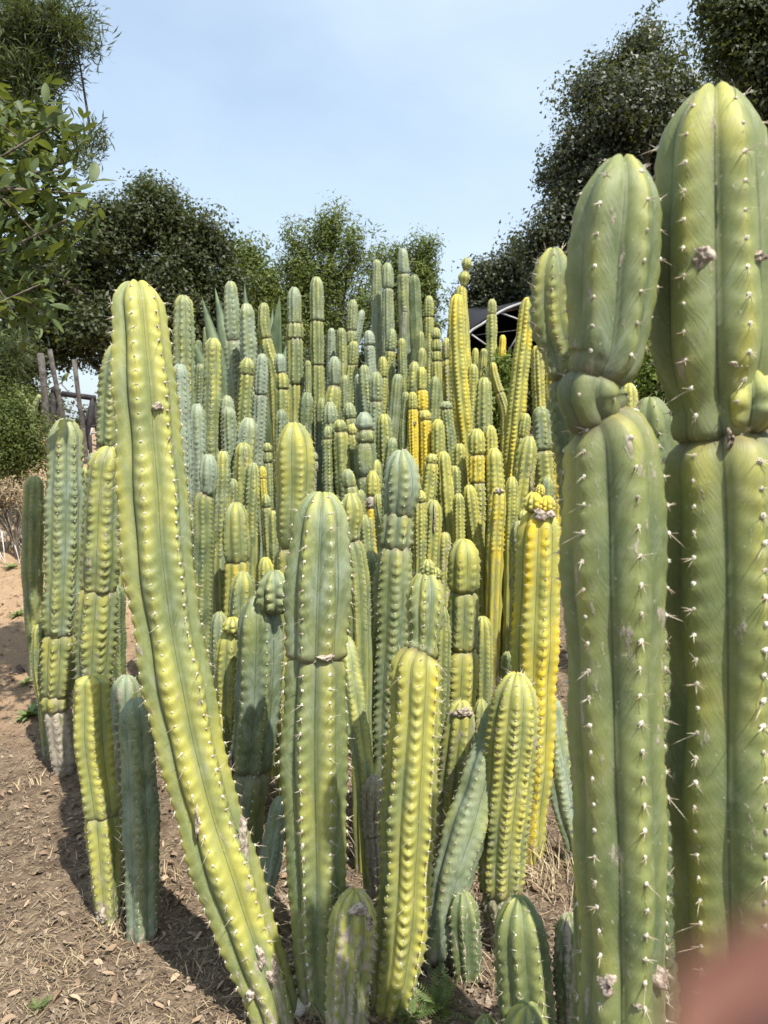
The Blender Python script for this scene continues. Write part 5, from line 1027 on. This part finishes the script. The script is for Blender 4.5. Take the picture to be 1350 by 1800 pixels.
for i in range(6):
    t = i / 5; w = .15 * math.sin(math.pi * min(.98, t * .85 + .1)); z = -.35 * t * t
    for x in (-w, 0, w): V.append((x, t, z + .06 * abs(x) / .2))
WEEDLEAF = mesh_of('leaf', V, [(i * 3 + k, i * 3 + k + 1, (i + 1) * 3 + k + 1, (i + 1) * 3 + k) for i in range(5) for k in range(2)], None, M_WEED)
V = []; Q = []
for i in range(12):
    t = .15 + .85 * i / 11; L = .34 * math.sin(math.pi * (t * .8 + .15)); z = -.4 * t * t
    for s_ in (-1, 1):
        b0 = len(V); V += [(0, t, z), (s_ * L * .5, t + .10, z + .02), (s_ * L, t + .12, z - .03), (s_ * L * .5, t + .02, z)]; Q.append((b0, b0 + 1, b0 + 2, b0 + 3))
b0 = len(V); V += [(-.012, 0, 0), (.012, 0, 0), (.006, 1, -.4), (-.006, 1, -.4)]; Q.append((b0, b0 + 1, b0 + 2, b0 + 3))
FERN = mesh_of('frond', V, Q, None, M_WEED)
weed('ferny green weed growing in bark at the front of the bed', 770, 1775, 11, .085, 1, 1)
weed('second ferny weed clump beside the yellow cactus foot', 722, 1795, 9, .07, 1, 2)
weed('leafy grey-green weed rosette beside the corky-footed cactus', 52, 1262, 22, .085, 0, 3)
weed('small weed with yellowing leaf on the sandy slope', 46, 1205, 16, .05, 0, 4)
weed('small weed tuft on the sand left of the slim cactus', 30, 1085, 18, .06, 0, 5)
weed('thin weed on the sand close to the slim chevron cactus', 20, 1000, 18, .07, 0, 6)
weed('green weed on the bark path beneath the leaning arm', 893, 1062, 20, .08, 0, 7)
weed('tiny weed in the litter near the corner of the bed', 70, 1775, 14, .03, 1, 8)
def grass_tuft(label, px, py, D, n, h, seed, mat=None, group='green broom tufts'):
    rng = np.random.default_rng(seed + 90); b = at(px, py, D); c = Vector((b.x, b.y, gz(b.x, b.y))); J = Join()
    for k in range(n):
        p = np.array([rng.normal(0, .05), rng.normal(0, .05), -.01]); d = np.array([rng.normal(0, .16), rng.normal(0, .16), 1]) * h * rng.uniform(.5, 1.1); s_ = np.array([.0022, .001, 0])
        J.add([p - s_, p + s_, p + d * .55 + s_ * .8, p + d * .55 - s_ * .8, p + d], [(0, 1, 2, 3)], [(3, 2, 4)])
        for q in range(7):
            f = rng.uniform(.3, 1); e = p + d * f; l = np.array([rng.normal(0, .5), rng.normal(0, .5), .8]) * .035; J.add([e - s_, e + s_, e + l], None, [(0, 1, 2)])
    o = J.build('broom_tuft', mat or M_BUSH, None, False); o.location = c; tag(o, label, 'grass tuft', group)
grass_tuft('wiry green tuft sprouting between the golden stems', 712, 800, 4.35, 70, .75, 1)
grass_tuft('wiry green tuft right of the gold pillbox-capped stem', 745, 830, 4.2, 70, .75, 2)
grass_tuft('wiry green tuft beneath the pinecone-like head', 846, 930, 4.0, 50, .42, 3)
grass_tuft('wiry tuft at the foot of the tall white-striped column', 905, 860, 4.5, 50, .45, 4)
grass_tuft('tall dry rushes rising behind the thick pale cactus', 70, 830, 5.8, 110, .75, 5, M_DRY, 'dry rushes')
def dead_fronds():
    rng = np.random.default_rng(8); c = hit(14, 975); root = thing('dead_frond_heap', 'bleached heap of dead drooping fronds at the sandy slope top', 'dead fronds', c)
    for k in range(26):
        a = rng.uniform(-.5, 2.6); L = rng.uniform(.25, .45); p0 = Vector((rng.normal(-.1, .08), rng.normal(.1, .08), rng.uniform(.12, .22))); V = []
        for i in range(6):
            t = i / 5; q = p0 + Vector((math.cos(a) * L * t, -abs(math.sin(a)) * L * t * .5, -.26 * t * t + .05 * math.sin(3 * t))); w = .011 * (1 - t * .8); V += [(q.x - w, q.y, q.z), (q.x, q.y - .004, q.z + w * .6), (q.x + w, q.y, q.z)]
        mk('frond', V, [(i * 3 + j, i * 3 + j + 1, i * 3 + 4 + j, i * 3 + 3 + j) for i in range(5) for j in range(2)], None, M_FROND, root)
dead_fronds()
tree('dry_bush', 'brown twiggy half-dead bush below the small-leaved one', 'bush', 20, 6.0, [(15, 870, 40, 36), (50, 880, 24, 30), (-20, 890, 40, 40)], 130, 40, .03, .08, M_DRY, .12, .02, 31, None, up=.8, limbs=30, trunk_mat=M_TWIG)
# ------------------------------------------------------------------ the photographer's fingertip in front of the lens
def hand():
    R = cam.matrix_basis if False else Matrix.Rotation(math.radians(90) - PITCH, 4, 'X'); base = Vector((0, 0, CAMH))
    def cw(x, y, z): return base + (R @ Vector((x, y, z)))      # camera-style axes: right, up, towards the photographer
    bones = {}
    pts = [(.050, -.150, .075, .030), (.052, -.120, .055, .026), (.058, -.085, .030, .021),                 # forearm end, wrist, palm
           (.066, -.060, .000, .0105), (.050, -.044, -.024, .0092), (.033, -.034, -.030, .0086), (.0172, -.0224, -.032, .0082),    # index finger, tip
           (.075, -.078, -.004, .0100), (.060, -.074, -.032, .0086), (.040, -.070, -.038, .0078), (.026, -.068, -.036, .0066),
           (.080, -.096, -.004, .0096), (.064, -.094, -.030, .0082), (.046, -.091, -.034, .0074), (.034, -.089, -.030, .0062),
           (.080, -.112, .000, .0086), (.066, -.110, -.022, .0074), (.052, -.108, -.026, .0066), (.043, -.106, -.022, .0056),
           (.040, -.098, .030, .0125), (.020, -.084, .016, .0100), (.006, -.072, .010, .0080)]
    edges = [(0, 1), (1, 2), (2, 3), (3, 4), (4, 5), (5, 6), (2, 7), (7, 8), (8, 9), (9, 10), (2, 11), (11, 12), (12, 13), (13, 14), (1, 15), (15, 16), (16, 17), (17, 18), (1, 19), (19, 20), (20, 21)]
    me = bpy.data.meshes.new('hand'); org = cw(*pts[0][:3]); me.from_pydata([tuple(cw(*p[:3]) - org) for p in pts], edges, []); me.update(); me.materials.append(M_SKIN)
    o = bpy.data.objects.new('hand', me); COL.objects.link(o); o.location = org
    sk = o.modifiers.new('skin', 'SKIN')
    for i, p in enumerate(pts): me.skin_vertices[0].data[i].radius = (p[3], p[3])
    me.skin_vertices[0].data[0].use_root = True
    ss = o.modifiers.new('sub', 'SUBSURF'); ss.levels = 2; ss.render_levels = 2
    tag(o, 'blurred pink fingertip of the hand reaching in front of the lens', 'hand')
    e = cw(*pts[0][:3]); d = (cw(.046, -.24, .15) - e); V, Q, T = tube_arrays([e - d * .12 - org, e + d * .4 - org, e + d - org], [.036, .040, .046], 14); mk('sleeve', V, Q, T, M_SLEEVE, o)
    tip = cw(.0215, -.0285, -.032)
    nv = []
    for i in range(5):
        for j in range(5):
            u, v = (i - 2) / 2, (j - 2) / 2; nv.append(tuple(cw(.021 + .0055 * u * -1.0, -.0250 - .0045 * v + .003 * u * -1, -.0392 - .0012 * (1 - v * v)) - org))
    mk('nail', nv, [(i * 5 + j, i * 5 + j + 1, (i + 1) * 5 + j + 1, (i + 1) * 5 + j) for i in range(4) for j in range(4)], None, M_NAIL, o)
hand()
